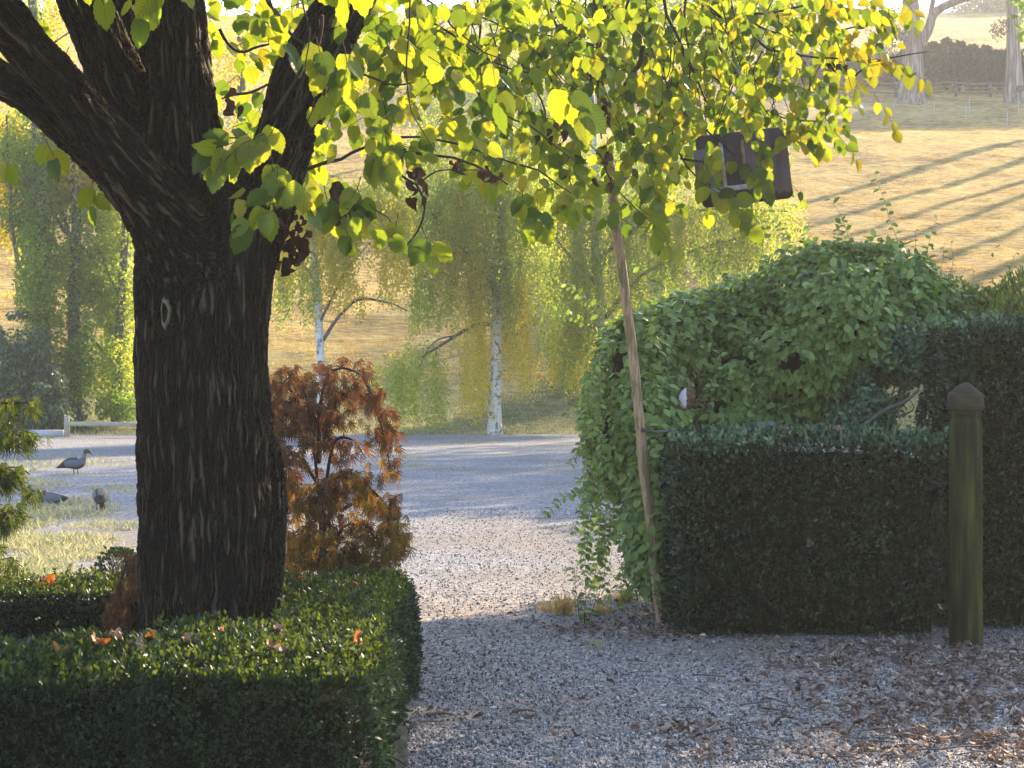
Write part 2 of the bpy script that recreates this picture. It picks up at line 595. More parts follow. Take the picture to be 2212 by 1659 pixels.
# ------------------------------------------------------------------ terrain
_py = np.array([-40, 43.6, 45, 47, 49, 52, 56, 100, 108, 120, 150, 215, 226, 245, 300, 420.])
_pz = np.array([0, 0, .05, .32, .85, 1.6, 2.55, 12.9, 14.3, 17.4, 24.6, 39.4, 41.0, 40.5, 32, 10.])
_fy = np.linspace(-40, 420, 1841)
_fz = np.interp(_fy, _py, _pz)
_k = np.ones(13) / 13
_fz2 = np.convolve(np.pad(_fz, 6, 'edge'), _k, 'valid')
_fz = np.where(_fy < 44.5, _fz, _fz2)
_fz[_fy <= 43.6] = 0


def height(x, y):
    x, y = np.asarray(x, float), np.asarray(y, float)
    h = np.interp(y, _fy, _fz)
    s = np.clip((y - 46) / 14, 0, 1)
    P = np.stack(np.broadcast_arrays(x / 16, y / 16, 0 * x), -1)
    h = h + s * 1.3 * (fbm(P, 2, 5) - .5)
    P = np.stack(np.broadcast_arrays(x / 1.1, y / .9, 0 * x), -1)
    h = h + s * .22 * (fbm(P, 2, 9) - .5)
    return h


def hit(dx, dy):
    """where the line of sight through (dx,dy) meets the ground"""
    Ds = np.concatenate([np.arange(6, 60, .1), np.arange(60, 300, .4)])
    P = W(dx, dy, Ds)
    below = P[:, 2] < height(P[:, 0], P[:, 1])
    if not below.any():
        return None
    return Ds[np.argmax(below)]


ys = np.concatenate([np.linspace(-30, 43, 40), np.arange(43.4, 112, .35), np.arange(112, 240, 1.2), np.linspace(242, 420, 30)])
xs = np.concatenate([np.linspace(-320, -34, 50), np.arange(-33, 33.01, .35), np.linspace(34, 320, 50)])
X, Y = np.meshgrid(xs, ys)
Z = height(X, Y)
Z = np.where(Y <= 44, Z - .012, Z)
mb = MB()
ny, nx = X.shape
i = (np.arange(ny - 1)[:, None] * nx + np.arange(nx - 1)[None]).ravel()
mb.add(np.stack([X, Y, Z], -1), np.stack([i, i + 1, i + nx + 1, i + nx], -1))
g = mb.build('ground', M['field'], smooth=True)
tag(g, kind='structure')

# gravel yard: a sheet with a ragged far edge
mb = MB()
xs = np.linspace(-16, 16, 129)
edge = 43.3 + .35 * (fbm(np.stack([xs / .8, xs * 0, xs * 0], -1), 3, 3) - .5)
yy = np.concatenate([np.linspace(-3, 6, 8)[:-1], np.linspace(6, 43, 150)])
X, Y = np.meshgrid(xs, yy)
Y = np.vstack([Y, edge[None]])
X = np.vstack([X, xs[None]])
Z = .012 * fbm(np.stack([X * 1.6, Y * 1.2, 0 * X], -1), 2, 4)
ny, nx = X.shape
i = (np.arange(ny - 1)[:, None] * nx + np.arange(nx - 1)[None]).ravel()
mb.add(np.stack([X, Y, Z], -1), np.stack([i, i + 1, i + nx + 1, i + nx], -1))
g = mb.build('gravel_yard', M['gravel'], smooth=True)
tag(g, kind='structure')


def rock_tm(seed, n=6):
    r = np.random.default_rng(seed)
    V = np.array([(1, 0, 0), (0, 1, 0), (-1, 0, 0), (0, -1, 0), (0, 0, 1), (0, 0, -1), (.7, .7, .3), (-.6, .6, .45)], float)[:6]
    V = V * r.uniform(.65, 1.25, (6, 1)) + r.normal(size=(6, 3)) * .12
    F = np.array([(0, 1, 4), (1, 2, 4), (2, 3, 4), (3, 0, 4), (1, 0, 5), (2, 1, 5), (3, 2, 5), (0, 3, 5)])
    return V, F, V[:, :2]


t = NT('loose_stone')
g = t.N('ShaderNodeNewGeometry')
t.bsdf(t.ramp(g.outputs['Random Per Island'], [(0, (.05, .047, .047)), (.35, (.13, .122, .12)), (.7, (.26, .245, .235)), (.92, (.40, .38, .365)), (1, (.66, .63, .58))]), .8, .3)
M['stone'] = t.m
# loose gravel, densest where the camera can tell the stones apart
mb = MB()
N = 60000
D = 6.9 + 14 * R.random(N) ** 2.0
dx = R.uniform(820, 2260, N)
P = W(dx, 0, D)
P[:, 2] = .008 + .004 * R.random(N)
fl = rnd(N)
tms = [rock_tm(k) for k in range(4)]
scatter_mix(mb, tms, P, np.stack([np.cos(dx), np.sin(dx), 0 * dx], -1), (0, 0, 1), .0032 + .007 * R.random(N) ** 3)
tag(mb.build('loose_gravel', M['stone']), kind='stuff')

# ------------------------------------------------------------------ grass
BL = t_blade()


def grass(mb, P, h, n=4, spread=.05, up=1.0):
    P = np.repeat(P, n, 0)
    h = np.repeat(h, n) * R.uniform(.5, 1.2, len(P))
    P = P + np.c_[R.normal(size=(len(P), 2)) * spread, np.zeros(len(P))]
    d = np.c_[R.normal(size=(len(P), 2)) * .55, np.full(len(P), up)]
    scatter(mb, BL, P, d, rnd(len(P)) * [1, 1, .2], h, np.full(len(P), 1.3))


mb = MB()
N = 52000
y = 50 + 56 * R.random(N) ** 1.2
x = R.uniform(-1, 1, N) * (.27 * y + 1)
keep = fbm(np.c_[x / 1.2, y / .8, x * 0], 2, 21) > .36
x, y = x[keep], y[keep]
grass(mb, np.c_[x, y, height(x, y) - .01], .07 + .06 * R.random(len(x)), 5, .09, .6)
tag(mb.build('dry_grass', M['drygrass']), kind='stuff')

mb = MB()
N = 16000
y = 43.3 + 7.5 * R.random(N)
x = R.uniform(-1, 1, N) * (.27 * y + 1)
grass(mb, np.c_[x, y, height(x, y) - .01], .05 + .06 * R.random(N), 3, .06, .9)
# low turf and weeds in the yard
spots = [(30, 1010, 90, 14), (120, 985, 80, 6), (200, 1000, 90, 10), (60, 1050, 90, 14), (150, 1100, 110, 22), (40, 1120, 90, 30), (230, 1140, 90, 10),
         (100, 1170, 150, 14), (180, 1200, 130, 14), (60, 1225, 100, 14), (120, 1245, 140, 8), (50, 1265, 90, 10), (240, 1060, 60, 8), (20, 1180, 80, 16),
         (1020, 957, 60, 3), (875, 993, 40, 6), (900, 1008, 50, 4), (1220, 1004, 50, 4), (1160, 1016, 40, 3), (940, 1015, 50, 3)]
spots += [(168, 1024, 60, 2), (112, 1092, 60, 3), (217, 1122, 40, 2)]
for cx, cy, rx, ry in spots:
    n = int(13 * rx * ry / 40) + 40
    a = R.uniform(0, 2 * np.pi, n)
    q = np.sqrt(R.random(n))
    qx, qy = cx + rx * q * np.cos(a), cy + ry * q * np.sin(a)
    DD = 6480 / np.maximum(qy - 790, 40)
    P = W(qx, 0, DD)
    P[:, 2] = 0
    grass(mb, P, .03 + .07 * R.random(n) * min(1, ry / 12), 3, .04, .6)
tag(mb.build('short_grass', M['greengrass']), kind='stuff')

# ------------------------------------------------------------------ the big tree
T0 = W(446, 0, 9.0)
T0[2] = 0
tree = thing('linden_tree', 'large dark trunked tree with furrowed bark, forking limbs and backlit yellow green leaves', 'tree', T0)
LIMBS = [   # (dx, dy, radius, distance)
    [(452, 1600, 160, 9.0), (450, 1500, 154, 9.0), (449, 1380, 149, 9.0), (448, 1250, 150, 9.0), (447, 1100, 148, 9.0), (442, 900, 146, 9.0), (440, 750, 143, 9.0), (440, 620, 147, 9.0), (445, 520, 148, 9.05), (450, 430, 120, 9.1)],
    [(430, 660, 110, 8.95), (395, 540, 98, 8.85), (325, 430, 80, 8.7), (262, 355, 66, 8.6), (170, 225, 55, 8.5), (68, 110, 53, 8.4), (0, 22, 51, 8.3), (-90, -90, 48, 8.2)],
    [(290, 400, 66, 8.75), (205, 322, 54, 8.75), (100, 230, 48, 8.7), (0, 168, 43, 8.7), (-130, 85, 38, 8.7)],
    [(430, 600, 90, 9.1), (370, 400, 80, 9.1), (300, 270, 72, 9.1), (235, 135, 58, 9.1), (205, 50, 55, 9.1), (178, -10, 53, 9.1), (150, -100, 50, 9.1)],
    [(340, 300, 62, 9.35), (300, 130, 58, 9.4), (270, 0, 50, 9.5), (255, -90, 45, 9.5)],
    [(430, 600, 100, 9.0), (412, 420, 86, 9.0), (400, 285, 79, 9.0), (386, 137, 66, 9.05), (373, 0, 68, 9.1), (366, -100, 62, 9.1)],
    [(500, 640, 80, 9.1), (545, 490, 74, 9.15), (592, 365, 68, 9.2), (628, 265, 68, 9.25), (658, 165, 66, 9.3), (705, 75, 60, 9.4), (755, -10, 55, 9.5), (805, -100, 50, 9.6)],
    [(560, 1620, 60, 8.9), (566, 1340, 40, 8.9), (575, 1180, 38, 8.95), (582, 1060, 36, 9.0), (560, 950, 34, 9.0), (530, 860, 20, 9.0)],
]
mb = MB()
paths = []
for L_ in LIMBS:
    A = np.array(L_, float)
    P = W(A[:, 0], A[:, 1], A[:, 3])
    r = A[:, 2] / FD * A[:, 3]
    Q = curve(np.c_[P, r], 60)
    mb.tube(Q[:, :3], Q[:, 3], 24)
    Pq = Q[:, :3]
    T = norm(np.gradient(Pq, axis=0))
    a = np.array([1.0, 0, 0])
    Nn = np.zeros_like(Pq)
    for k in range(len(Pq)):
        a = a - T[k] * a.dot(T[k])
        a /= np.linalg.norm(a)
        Nn[k] = a
    s = np.concatenate([[0], np.cumsum(np.linalg.norm(np.diff(Pq, axis=0), axis=1))]) + Pq[0, 2]
    paths.append((Pq, Q[:, 3], T, Nn, np.cross(T, Nn), s))
tmp = mb.build('trunk_raw', M['bark'])
md = tmp.modifiers.new('r', 'REMESH')
md.mode = 'VOXEL'
md.voxel_size = .0125
md = tmp.modifiers.new('s', 'SMOOTH')
md.factor = .5
md.iterations = 22
md = tmp.modifiers.new('d', 'SUBSURF')
md.subdivision_type = 'SIMPLE'
md.levels = md.render_levels = 1
dg = bpy.context.evaluated_depsgraph_get()
me = bpy.data.meshes.new_from_object(tmp.evaluated_get(dg))
bpy.data.objects.remove(tmp)
n = len(me.vertices)
V = np.empty(n * 3, np.float32)
me.vertices.foreach_get('co', V)
V = V.reshape(-1, 3).astype(float)
num = np.zeros((n, 3))
den = np.zeros(n)
for Pq, rr, T, Nn, Bn, s in paths:
    for c0 in range(0, n, 40000):
        v = V[c0:c0 + 40000]
        d2 = ((v[:, None] - Pq[None]) ** 2).sum(-1)
        k = d2.argmin(1)
        dd = np.sqrt(d2[np.arange(len(v)), k]) - rr[k]
        o = v - Pq[k]
        al = (o * T[k]).sum(1) + s[k]
        co = np.c_[(o * Nn[k]).sum(1), (o * Bn[k]).sum(1), al]
        w = np.exp(-np.maximum(dd, -.02) / .022) + 1e-9
        num[c0:c0 + 40000] += co * w[:, None]
        den[c0:c0 + 40000] += w
bark = num / den[:, None]
# slow lumps so that the outline is not a clean tube
me.vertex_normals
Nv = np.empty(n * 3, np.float32)
me.vertices.foreach_get('normal', Nv)
Nv = Nv.reshape(-1, 3)
lump = (fbm(V * 3.2, 3, 31) - .5) * .05 + (fbm(bark * [14, 14, 2.0], 2, 33) - .5) * .022
V = V + Nv * lump[:, None]
V = V - np.array(tree.location)
me.vertices.foreach_set('co', V.ravel().astype(np.float32))
at = me.attributes.new('bark', 'FLOAT_VECTOR', 'POINT')
at.data.foreach_set('vector', bark.ravel().astype(np.float32))
me.polygons.foreach_set('use_smooth', np.ones(len(me.polygons), bool))
me.name = 'trunk'
trunk = bpy.data.objects.new('trunk', me)
COL.objects.link(trunk)
trunk.parent = tree
if not me.materials:
    me.materials.append(M['bark'])

# pruning scar: pale healed lip round a dark hollow
mb = MB()
c = W(356, 676, 8.695)
th = np.linspace(0, 2 * np.pi, 41)[:-1]
lipr = 1 + .10 * np.sin(3 * th + 1) + .05 * np.sin(7 * th)
rings = []
for fr, dep in ((1.45, .03), (1.2, .006), (1.0, -.010), (.78, -.004), (.55, .016), (.25, .022), (.02, .024)):
    rings.append(np.c_[c[0] + .0165 * fr * lipr * np.cos(th), c[1] + dep - .25 * .0165 * fr * np.cos(th), c[2] + .060 * (.25 * (fr - 1) + fr if fr < 1 else 1 + (fr - 1) * .35) * lipr * np.sin(th)])
i_ = np.arange(6)[:, None] * 40
j_ = np.arange(40)[None]
k_ = (j_ + 1) % 40
F_ = np.stack([i_ + j_, i_ + k_, i_ + k_ + 40, i_ + j_ + 40], -1)
mb.add(np.vstack(rings), F_[:3].reshape(-1, 4))
mb.add(np.vstack(rings[3:]), np.stack([i_[:3] + j_, i_[:3] + k_, i_[:3] + k_ + 40, i_[:3] + j_ + 40], -1).reshape(-1, 4), mi=1)
M['scar'] = simplemat('pale_callus', (.13, .115, .085), .85, .15, .5, 90, (1, 1, .3), .8, .004)
M['scarheart'] = simplemat('scar_heartwood', (.022, .020, .008), .9, .1, .4, 60, (4, 4, 1))
mb.build('pruning_scar', [M['scar'], M['scarheart']], tree, True)

LT = [t_linden(.12, .12), t_linden(.2, .25, .1), t_linden(.05, .3, -.12), t_linden(.28, .05, .05)]
OV = [t_oval(.3, .25, .2), t_oval(.27, .1, .35), t_oval(.33, .4, .1)]
RH = t_rhomb(.3)

twigs = MB()
leafP, leafD, leafN, leafS, leafY = [], [], [], [], []


def add_leaf(p, d, n, s, yellow):
    leafP.append(p); leafD.append(d); leafN.append(n); leafS.append(s); leafY.append(yellow)


def dist_at(dx):
    return float(np.interp(dx, [0, 450, 850, 1150, 1500, 2050], [8.2, 8.4, 9.3, 10.6, 11.9, 12.3]))


def spray(p, d, length, n, s, yellow=0.0, r0=.0022):
    """a twig with alternate hanging leaves"""
    p, d = np.array(p, float), norm(np.array(d, float))
    pts = [p.copy()]
    step = length / n
    side = norm(np.cross(d, [0, 1, .2]))
    for k in range(n):
        d = norm(d + np.array([0, 0, -.10]) + R.normal(size=3) * .10)
        p = p + d * step
        pts.append(p.copy())
        sg = 1 if k % 2 else -1
        ld = norm(side * sg * .55 + d * .35 + np.array([0, 0, -.75]) + R.normal(size=3) * .28)
        if k == n - 1:
            ld = norm(d * .8 + np.array([0, 0, -.5]) + R.normal(size=3) * .2)
        nn = norm(np.array([R.normal() * .35, -1.0, .35]) + R.normal(size=3) * .38)
        q = p + ld * s * .16
        add_leaf(q, ld, nn, s * R.uniform(.72, 1.12), R.random() < yellow)
        if R.random() < .8:
            twigs.tube(np.array([p, q + ld * s * .02]), .0009, 3, cap=False)
    twigs.tube(np.array(pts), np.linspace(r0, .001, len(pts)), 4, cap=False)


# leading branches seen through the leaves (sketch coordinates)
BR = [([(655, 165), (760, 150), (858, 182), (905, 175)], 3.4, 9.0),
      ([(560, -30), (610, 40), (655, 95), (700, 125)], 4, 8.9), ([(585, -20), (600, 60), (590, 110)], 2.4, 8.8),
      ([(478, 60), (520, 110), (560, 100), (620, 90)], 4, 9.4), ([(500, 205), (545, 200), (600, 172)], 4, 9.0),
      ([(640, 375), (700, 355), (734, 347), (786, 320), (875, 326), (975, 344), (1064, 378), (1100, 395)], 4.5, 9.2),
      ([(786, 320), (870, 295), (940, 300), (1044, 330), (1157, 371), (1230, 420)], 3.2, 9.6),
      ([(655, -20), (668, 60), (662, 130), (640, 230), (600, 300), (575, 400), (548, 500)], 1.6, 8.2),
      ([(700, 30), (684, 100), (640, 170), (590, 245), (585, 250)], 4.5, 8.3),
      ([(690, 40), (685, 200), (640, 320), (600, 390)], 1.6, 8.35),
      ([(876, 320), (862, 370), (905, 395), (915, 455), (901, 500), (872, 536)], 3.6, 9.0), ([(800, 440), (845, 480), (872, 536)], 1.6, 9.0),
      ([(905, 395), (960, 365), (1060, 372)], 2, 9.1), ([(884, -20), (882, 110), (884, 220), (905, 270), (940, 330)], 2.0, 8.6),
      ([(848, -10), (975, 79), (1034, 117), (1110, 150), (1180, 170)], 3, 9.8), ([(993, 165), (1051, 213), (1095, 247), (1161, 289), (1240, 350)], 2.6, 10.0),
      ([(1030, -10), (1040, 60), (1034, 117), (1050, 180)], 3.2, 10.2), ([(900, -20), (960, 40), (1010, 90), (1090, 130)], 2.6, 9.5),
      ([(1281, -20), (1292, 80), (1288, 206), (1300, 300)], 3, 11.0), ([(1312, -20), (1300, 70), (1292, 113), (1270, 190)], 3, 11.1),
      ([(1364, -20), (1350, 40), (1336, 76), (1320, 150), (1330, 260)], 3.5, 11.3), ([(1398, -20), (1404, 40), (1412, 86), (1400, 170), (1378, 230)], 4, 11.4),
      ([(1433, -20), (1450, 50), (1474, 106), (1500, 160), (1530, 230)], 4, 11.6), ([(1390, 100), (1378, 144), (1350, 182), (1340, 220), (1326, 254)], 6, 11.5),
      ([(1479, -20), (1485, 60), (1490, 130), (1488, 230)], 3, 11.5), ([(1500, -20), (1530, 40), (1560, 110), (1600, 160)], 3, 11.7),
      ([(1510, 0), (1555, 33), (1606, 34), (1675, 27), (1740, 10)], 4.5, 11.8), ([(1590, 30), (1640, 90), (1675, 110), (1771, 124), (1864, 132)], 3.5, 12.0),
      ([(1847, 165), (1870, 145), (1916, 127), (1960, 118), (2005, 113)], 2.2, 12.0), ([(1469, 344), (1530, 352), (1572, 359), (1640, 362)], 3, 11.6),
      ([(1600, 200), (1641, 196), (1710, 189), (1760, 200)], 3, 12.0), ([(1500, 240), (1527, 285), (1589, 337), (1620, 380)], 2.5, 11.6),
      ([(1290, 330), (1302, 344), (1322, 406), (1363, 443), (1421, 481), (1440, 500)], 2, 11.0), ([(1610, 230), (1660, 245), (1700, 260), (1780, 265)], 2.5, 12.0),
      ([(1180, -20), (1200, 60), (1230, 130), (1300, 180)], 3, 10.8), ([(1130, -20), (1120, 80), (1140, 170), (1180, 240), (1150, 330)], 3, 10.6),
      ([(1440, 240), (1460, 300), (1480, 360), (1540, 400), (1590, 430)], 2.4, 11.5), ([(1220, 0), (1320, 50), (1440, 90), (1560, 90)], 2.4, 11.4),
      ([(120, 90), (165, 60)], 2.5, 9.6), ([(1000, 20), (1100, 60), (1200, 80), (1330, 110)], 2.2, 10.9), ([(1480, 140), (1560, 180), (1640, 260)], 2.4, 11.9),
      ([(480, 300), (560, 310), (640, 300), (700, 280)], 1.8, 8.3), ([(1560, -10), (1640, 60), (1740, 80), (1850, 60), (1920, 30)], 2.6, 12.2)]
for pts, r, D in BR:
    P = W([q[0] for q in pts], [q[1] for q in pts], D + np.linspace(0, .2, len(pts)))
    Q = curve(P, 14)
    Q = Q + (vnoise(Q * 9, 5)[:, None] - .5) * .03
    rr = r / FD * D
    twigs.tube(Q, np.linspace(rr, rr * .55, len(Q)), 6)

for k in range(75):
    x0, y0 = R.uniform(1000, 1760), R.uniform(-40, 160)
    L_ = R.uniform(80, 230)
    a_ = R.normal() * .35
    D = dist_at(x0) + R.normal() * .3
    Q = curve(W([x0, x0 + a_ * L_ * .5 + R.normal() * 10, x0 + a_ * L_ + R.normal() * 22], [y0, y0 + L_ * .5, y0 + L_], D), 10)
    twigs.tube(Q, np.linspace(.0045, .0015, len(Q)), 4, cap=False)
# how thick the leaves hang, cell by cell
DENS = ["66567888889998310", "66477889999987310", "54289999999988200", "43278998999998100", "44353688899986100", "45552478899975100", "55546456788645000",
        "04421345645440000", "03110001313230000", "01110001011000000", "00000000010000000"]
for r_, row in enumerate(DENS):
    for c_, ch in enumerate(row):
        dn = int(ch)
        if not dn:
            continue
        x0, y0 = 400 + 100 * c_, -10 + 50 * r_
        s0 = float(np.interp(x0, [450, 850, 1150, 1500, 2050], [.102, .100, .089, .082, .088]))
        area = (s0 / dist_at(x0) * FD) ** 2 * .55
        want = dn * .37 * 5000 / area
        cnt = 0
        while cnt < want:
            px, py = x0 + 100 * R.random(), y0 + 50 * R.random()
            D = dist_at(px) + R.normal() * .45
            if px < 760:
                D = R.choice([8.35, 10.2, 10.6], p=[.13, .45, .42]) + R.normal() * .12
            k = int(R.integers(2, 6))
            d = np.array([R.normal() * .8 + (.25 if px > 1500 else 0), R.normal() * .4, -.35])
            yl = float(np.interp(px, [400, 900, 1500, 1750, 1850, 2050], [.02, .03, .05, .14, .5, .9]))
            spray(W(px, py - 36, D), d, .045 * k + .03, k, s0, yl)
            cnt += k
# hand-placed sprays that make the outline
for px, py, D, dx_, dz_, L_, k, s0, yl in [
        (600, 255, 8.2, -.3, -.6, .10, 4, .11, 0), (570, 290, 8.2, -.9, -.25, .2, 6, .12, 0), (520, 305, 8.2, -1, -.3, .12, 4, .13, 0), (585, 330, 8.25, .2, -1, .12, 4, .12, 0),
        (600, 370, 8.2, 0, -1, .12, 4, .12, 0), (650, 375, 8.2, .4, -.9, .12, 4, .12, 0), (570, 430, 8.1, .1, -1, .05, 3, .125, 0), (545, 455, 8.1, -.5, -1, .05, 2, .13, 0),
        (690, 250, 8.3, .5, -.6, .12, 4, .11, 0), (680, 70, 8.3, .2, -1, .14, 4, .115, 0), (740, 90, 8.3, .5, -1, .14, 4, .115, 0), (730, 130, 8.4, .7, -1, .16, 4, .12, 0),
        (470, 310, 8.2, -.2, -1, .03, 1, .14, 0), (820, 300, 8.8, .2, -1, .1, 4, .145, 0), (910, 490, 9.0, .3, -1, .12, 3, .125, 0), (860, 460, 9.0, 0, -1, .06, 2, .10, 0),
        (1540, 290, 11.4, .3, -.8, .2, 6, .10, .1), (1640, 290, 11.4, .4, -.8, .2, 6, .10, .1), (1610, 345, 11.4, .4, -.8, .16, 5, .10, .2), (1520, 340, 11.4, .1, -1, .16, 5, .10, 0), (1510, 390, 11.3, .7, -.4, .22, 7, .10, 0),
        (1160, 430, 9.9, .1, -1, .12, 4, .135, 0), (1130, 410, 9.9, -.2, -1, .06, 2, .12, 0), (1200, 170, 9.4, .6, -.6, .2, 5, .17, 0), (1060, 120, 9.3, .3, -.9, .2, 5, .15, 0),
        (1370, 440, 11, .8, -.5, .35, 8, .12, .1), (1640, 360, 11.6, .4, -.7, .12, 3, .12, .3), (1560, 410, 11.4, .7, -.5, .25, 6, .12, .1), (1700, 240, 11.9, .9, -.3, .28, 7, .11, .3),
        (1720, 270, 11.9, .8, -.3, .2, 6, .11, .4), (1870, 130, 12, .9, .1, .42, 10, .115, .8), (1850, 150, 12, .1, -1, .1, 3, .13, 1), (1920, 20, 12.2, -.2, -1, .1, 3, .12, 1),
        (1780, 40, 12.2, .4, -.8, .2, 5, .12, .9), (1830, 90, 12.1, .7, -.3, .2, 5, .11, .6), (1870, 10, 12.2, .6, -.3, .18, 5, .12, .8),
        (95, 290, 8.6, .4, -.9, .10, 3, .12, 0), (5, 330, 8.6, .3, -.9, .04, 2, .12, 0), (200, 380, 8.9, .2, -1, .12, 3, .11, .4), (150, 100, 9.6, -.2, -.8, .14, 4, .11, .3),
        (85, 25, 9.4, .3, -1, .06, 2, .11, 0), (275, -20, 8.6, .2, -1, .05, 2, .11, .3), (740, 460, 9.1, .2, -1, .12, 4, .115, 0), (700, 400, 9.1, .2, -1, .14, 5, .115, 0),
        (770, 400, 9.2, .2, -1, .14, 5, .11, 0), (1400, 360, 11, .2, -.8, .16, 5, .12, .1), (1230, 380, 10.4, .2, -.8, .16, 5, .12, .1)]:
    spray(W(px, py, D), (dx_, 0, dz_), L_, k, s0, yl)
# the crown above the picture: it shades the trunk
for k in range(420):
    px, py = R.uniform(-500, 850), R.uniform(-1500, -120)
    spray(W(px, py, R.uniform(7.0, 9.6)), (R.normal(), R.normal() * .6, -.4), .3, 6, .15, .05)

leafP, leafD, leafN, leafS, leafY = map(np.array, (leafP, leafD, leafN, leafS, leafY))
mb = MB()
m = ~leafY
scatter_mix(mb, LT, leafP[m], leafD[m], leafN[m], leafS[m], R.uniform(.68, .92, m.sum()))
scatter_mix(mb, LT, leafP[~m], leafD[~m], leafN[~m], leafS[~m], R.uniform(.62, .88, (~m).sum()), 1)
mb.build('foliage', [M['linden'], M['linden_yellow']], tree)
twigs.build('twigs', M['twig'], tree, True)
print('linden leaves', len(leafP))
# withered brown leaves still hanging on the twigs
mb = MB()
pts = []
for cx, cy, rx, ry, D, n in [(905, 400, 18, 40, 9.0, 14), (893, 365, 14, 12, 9.0, 5), (990, 352, 16, 14, 9.1, 7), (1055, 375, 16, 14, 9.1, 7), (640, 510, 26, 45, 9.05, 42), (735, 460, 14, 20, 9.1, 8),
                             (730, 405, 10, 14, 9.1, 5), (615, 560, 12, 14, 9.0, 8), (1220, 235, 20, 20, 10.2, 9), (1310, 230, 18, 22, 10.5, 8), (1190, 290, 30, 20, 10.2, 6),
                             (495, 215, 8, 26, 8.9, 6), (1310, 330, 12, 26, 10.4, 5), (1300, 390, 20, 14, 10.4, 4), (1810, 140, 12, 12, 12, 4)]:
    pts.append(W(cx + R.normal(size=n) * rx * .6, cy + R.normal(size=n) * ry * .6, D + R.normal(size=n) * .05))
P = np.vstack(pts)
d = np.c_[R.normal(size=len(P)) * .4, R.normal(size=len(P)) * .4, -np.ones(len(P))]
scatter_mix(mb, [t_linden(.9, .6, .3), t_linden(1.2, .3, -.5)], P, d, rnd(len(P)), R.uniform(.03, .065, len(P)), np.full(len(P), .5))
mb.build('withered_leaves', M['dried'], tree)

# ------------------------------------------------------------------ hedges
def box_surface(x0, x1, y0, y1, z0, z1, dens, rough=.05, faces='FBLRT', seed=0, round_=.16):
    """points on the faces of a clipped hedge"""
    P, Nn = [], []
    for f in faces:
        if f in 'FB':
            a = (x1 - x0) * (z1 - z0)
            n = int(a * dens)
            q = np.c_[R.uniform(x0, x1, n), np.full(n, y0 if f == 'F' else y1), R.uniform(z0, z1, n)]
            nn = (0, -1 if f == 'F' else 1, 0)
        elif f in 'LR':
            n = int((y1 - y0) * (z1 - z0) * dens)
            q = np.c_[np.full(n, x0 if f == 'L' else x1), R.uniform(y0, y1, n), R.uniform(z0, z1, n)]
            nn = (-1 if f == 'L' else 1, 0, 0)
        else:
            n = int((y1 - y0) * (x1 - x0) * dens)
            q = np.c_[R.uniform(x0, x1, n), R.uniform(y0, y1, n), np.full(n, z1)]
            nn = (0, 0, 1)
        P.append(q)
        Nn.append(np.tile(np.array(nn, float), (n, 1)))
    P, Nn = np.vstack(P), np.vstack(Nn)
    c = np.array([(x0 + x1) / 2, (y0 + y1) / 2, z1])
    # ease the edges
    dxe = np.minimum(P[:, 0] - x0, x1 - P[:, 0])
    dye = np.minimum(P[:, 1] - y0, y1 - P[:, 1])
    dze = z1 - P[:, 2]
    e = np.sort(np.c_[dxe, dye, dze], 1)[:, 1]
    k = np.clip(1 - e / round_, 0, 1) ** 2 * round_ * .3
    cen = np.array([(x0 + x1) / 2, (y0 + y1) / 2, (z0 + z1) / 2])
    ins = norm((cen - P) * [1, 1, .6])
    P = P + ins * k[:, None]
    b = (fbm(P * 5, 3, seed) - .5) * rough * 2.6 + (vnoise(P * 1.7, seed + 3) - .5) * .13
    depth = -R.exponential(.016, len(P)) + R.exponential(.006, len(P))
    P = P + Nn * (b + depth)[:, None]
    return P, Nn


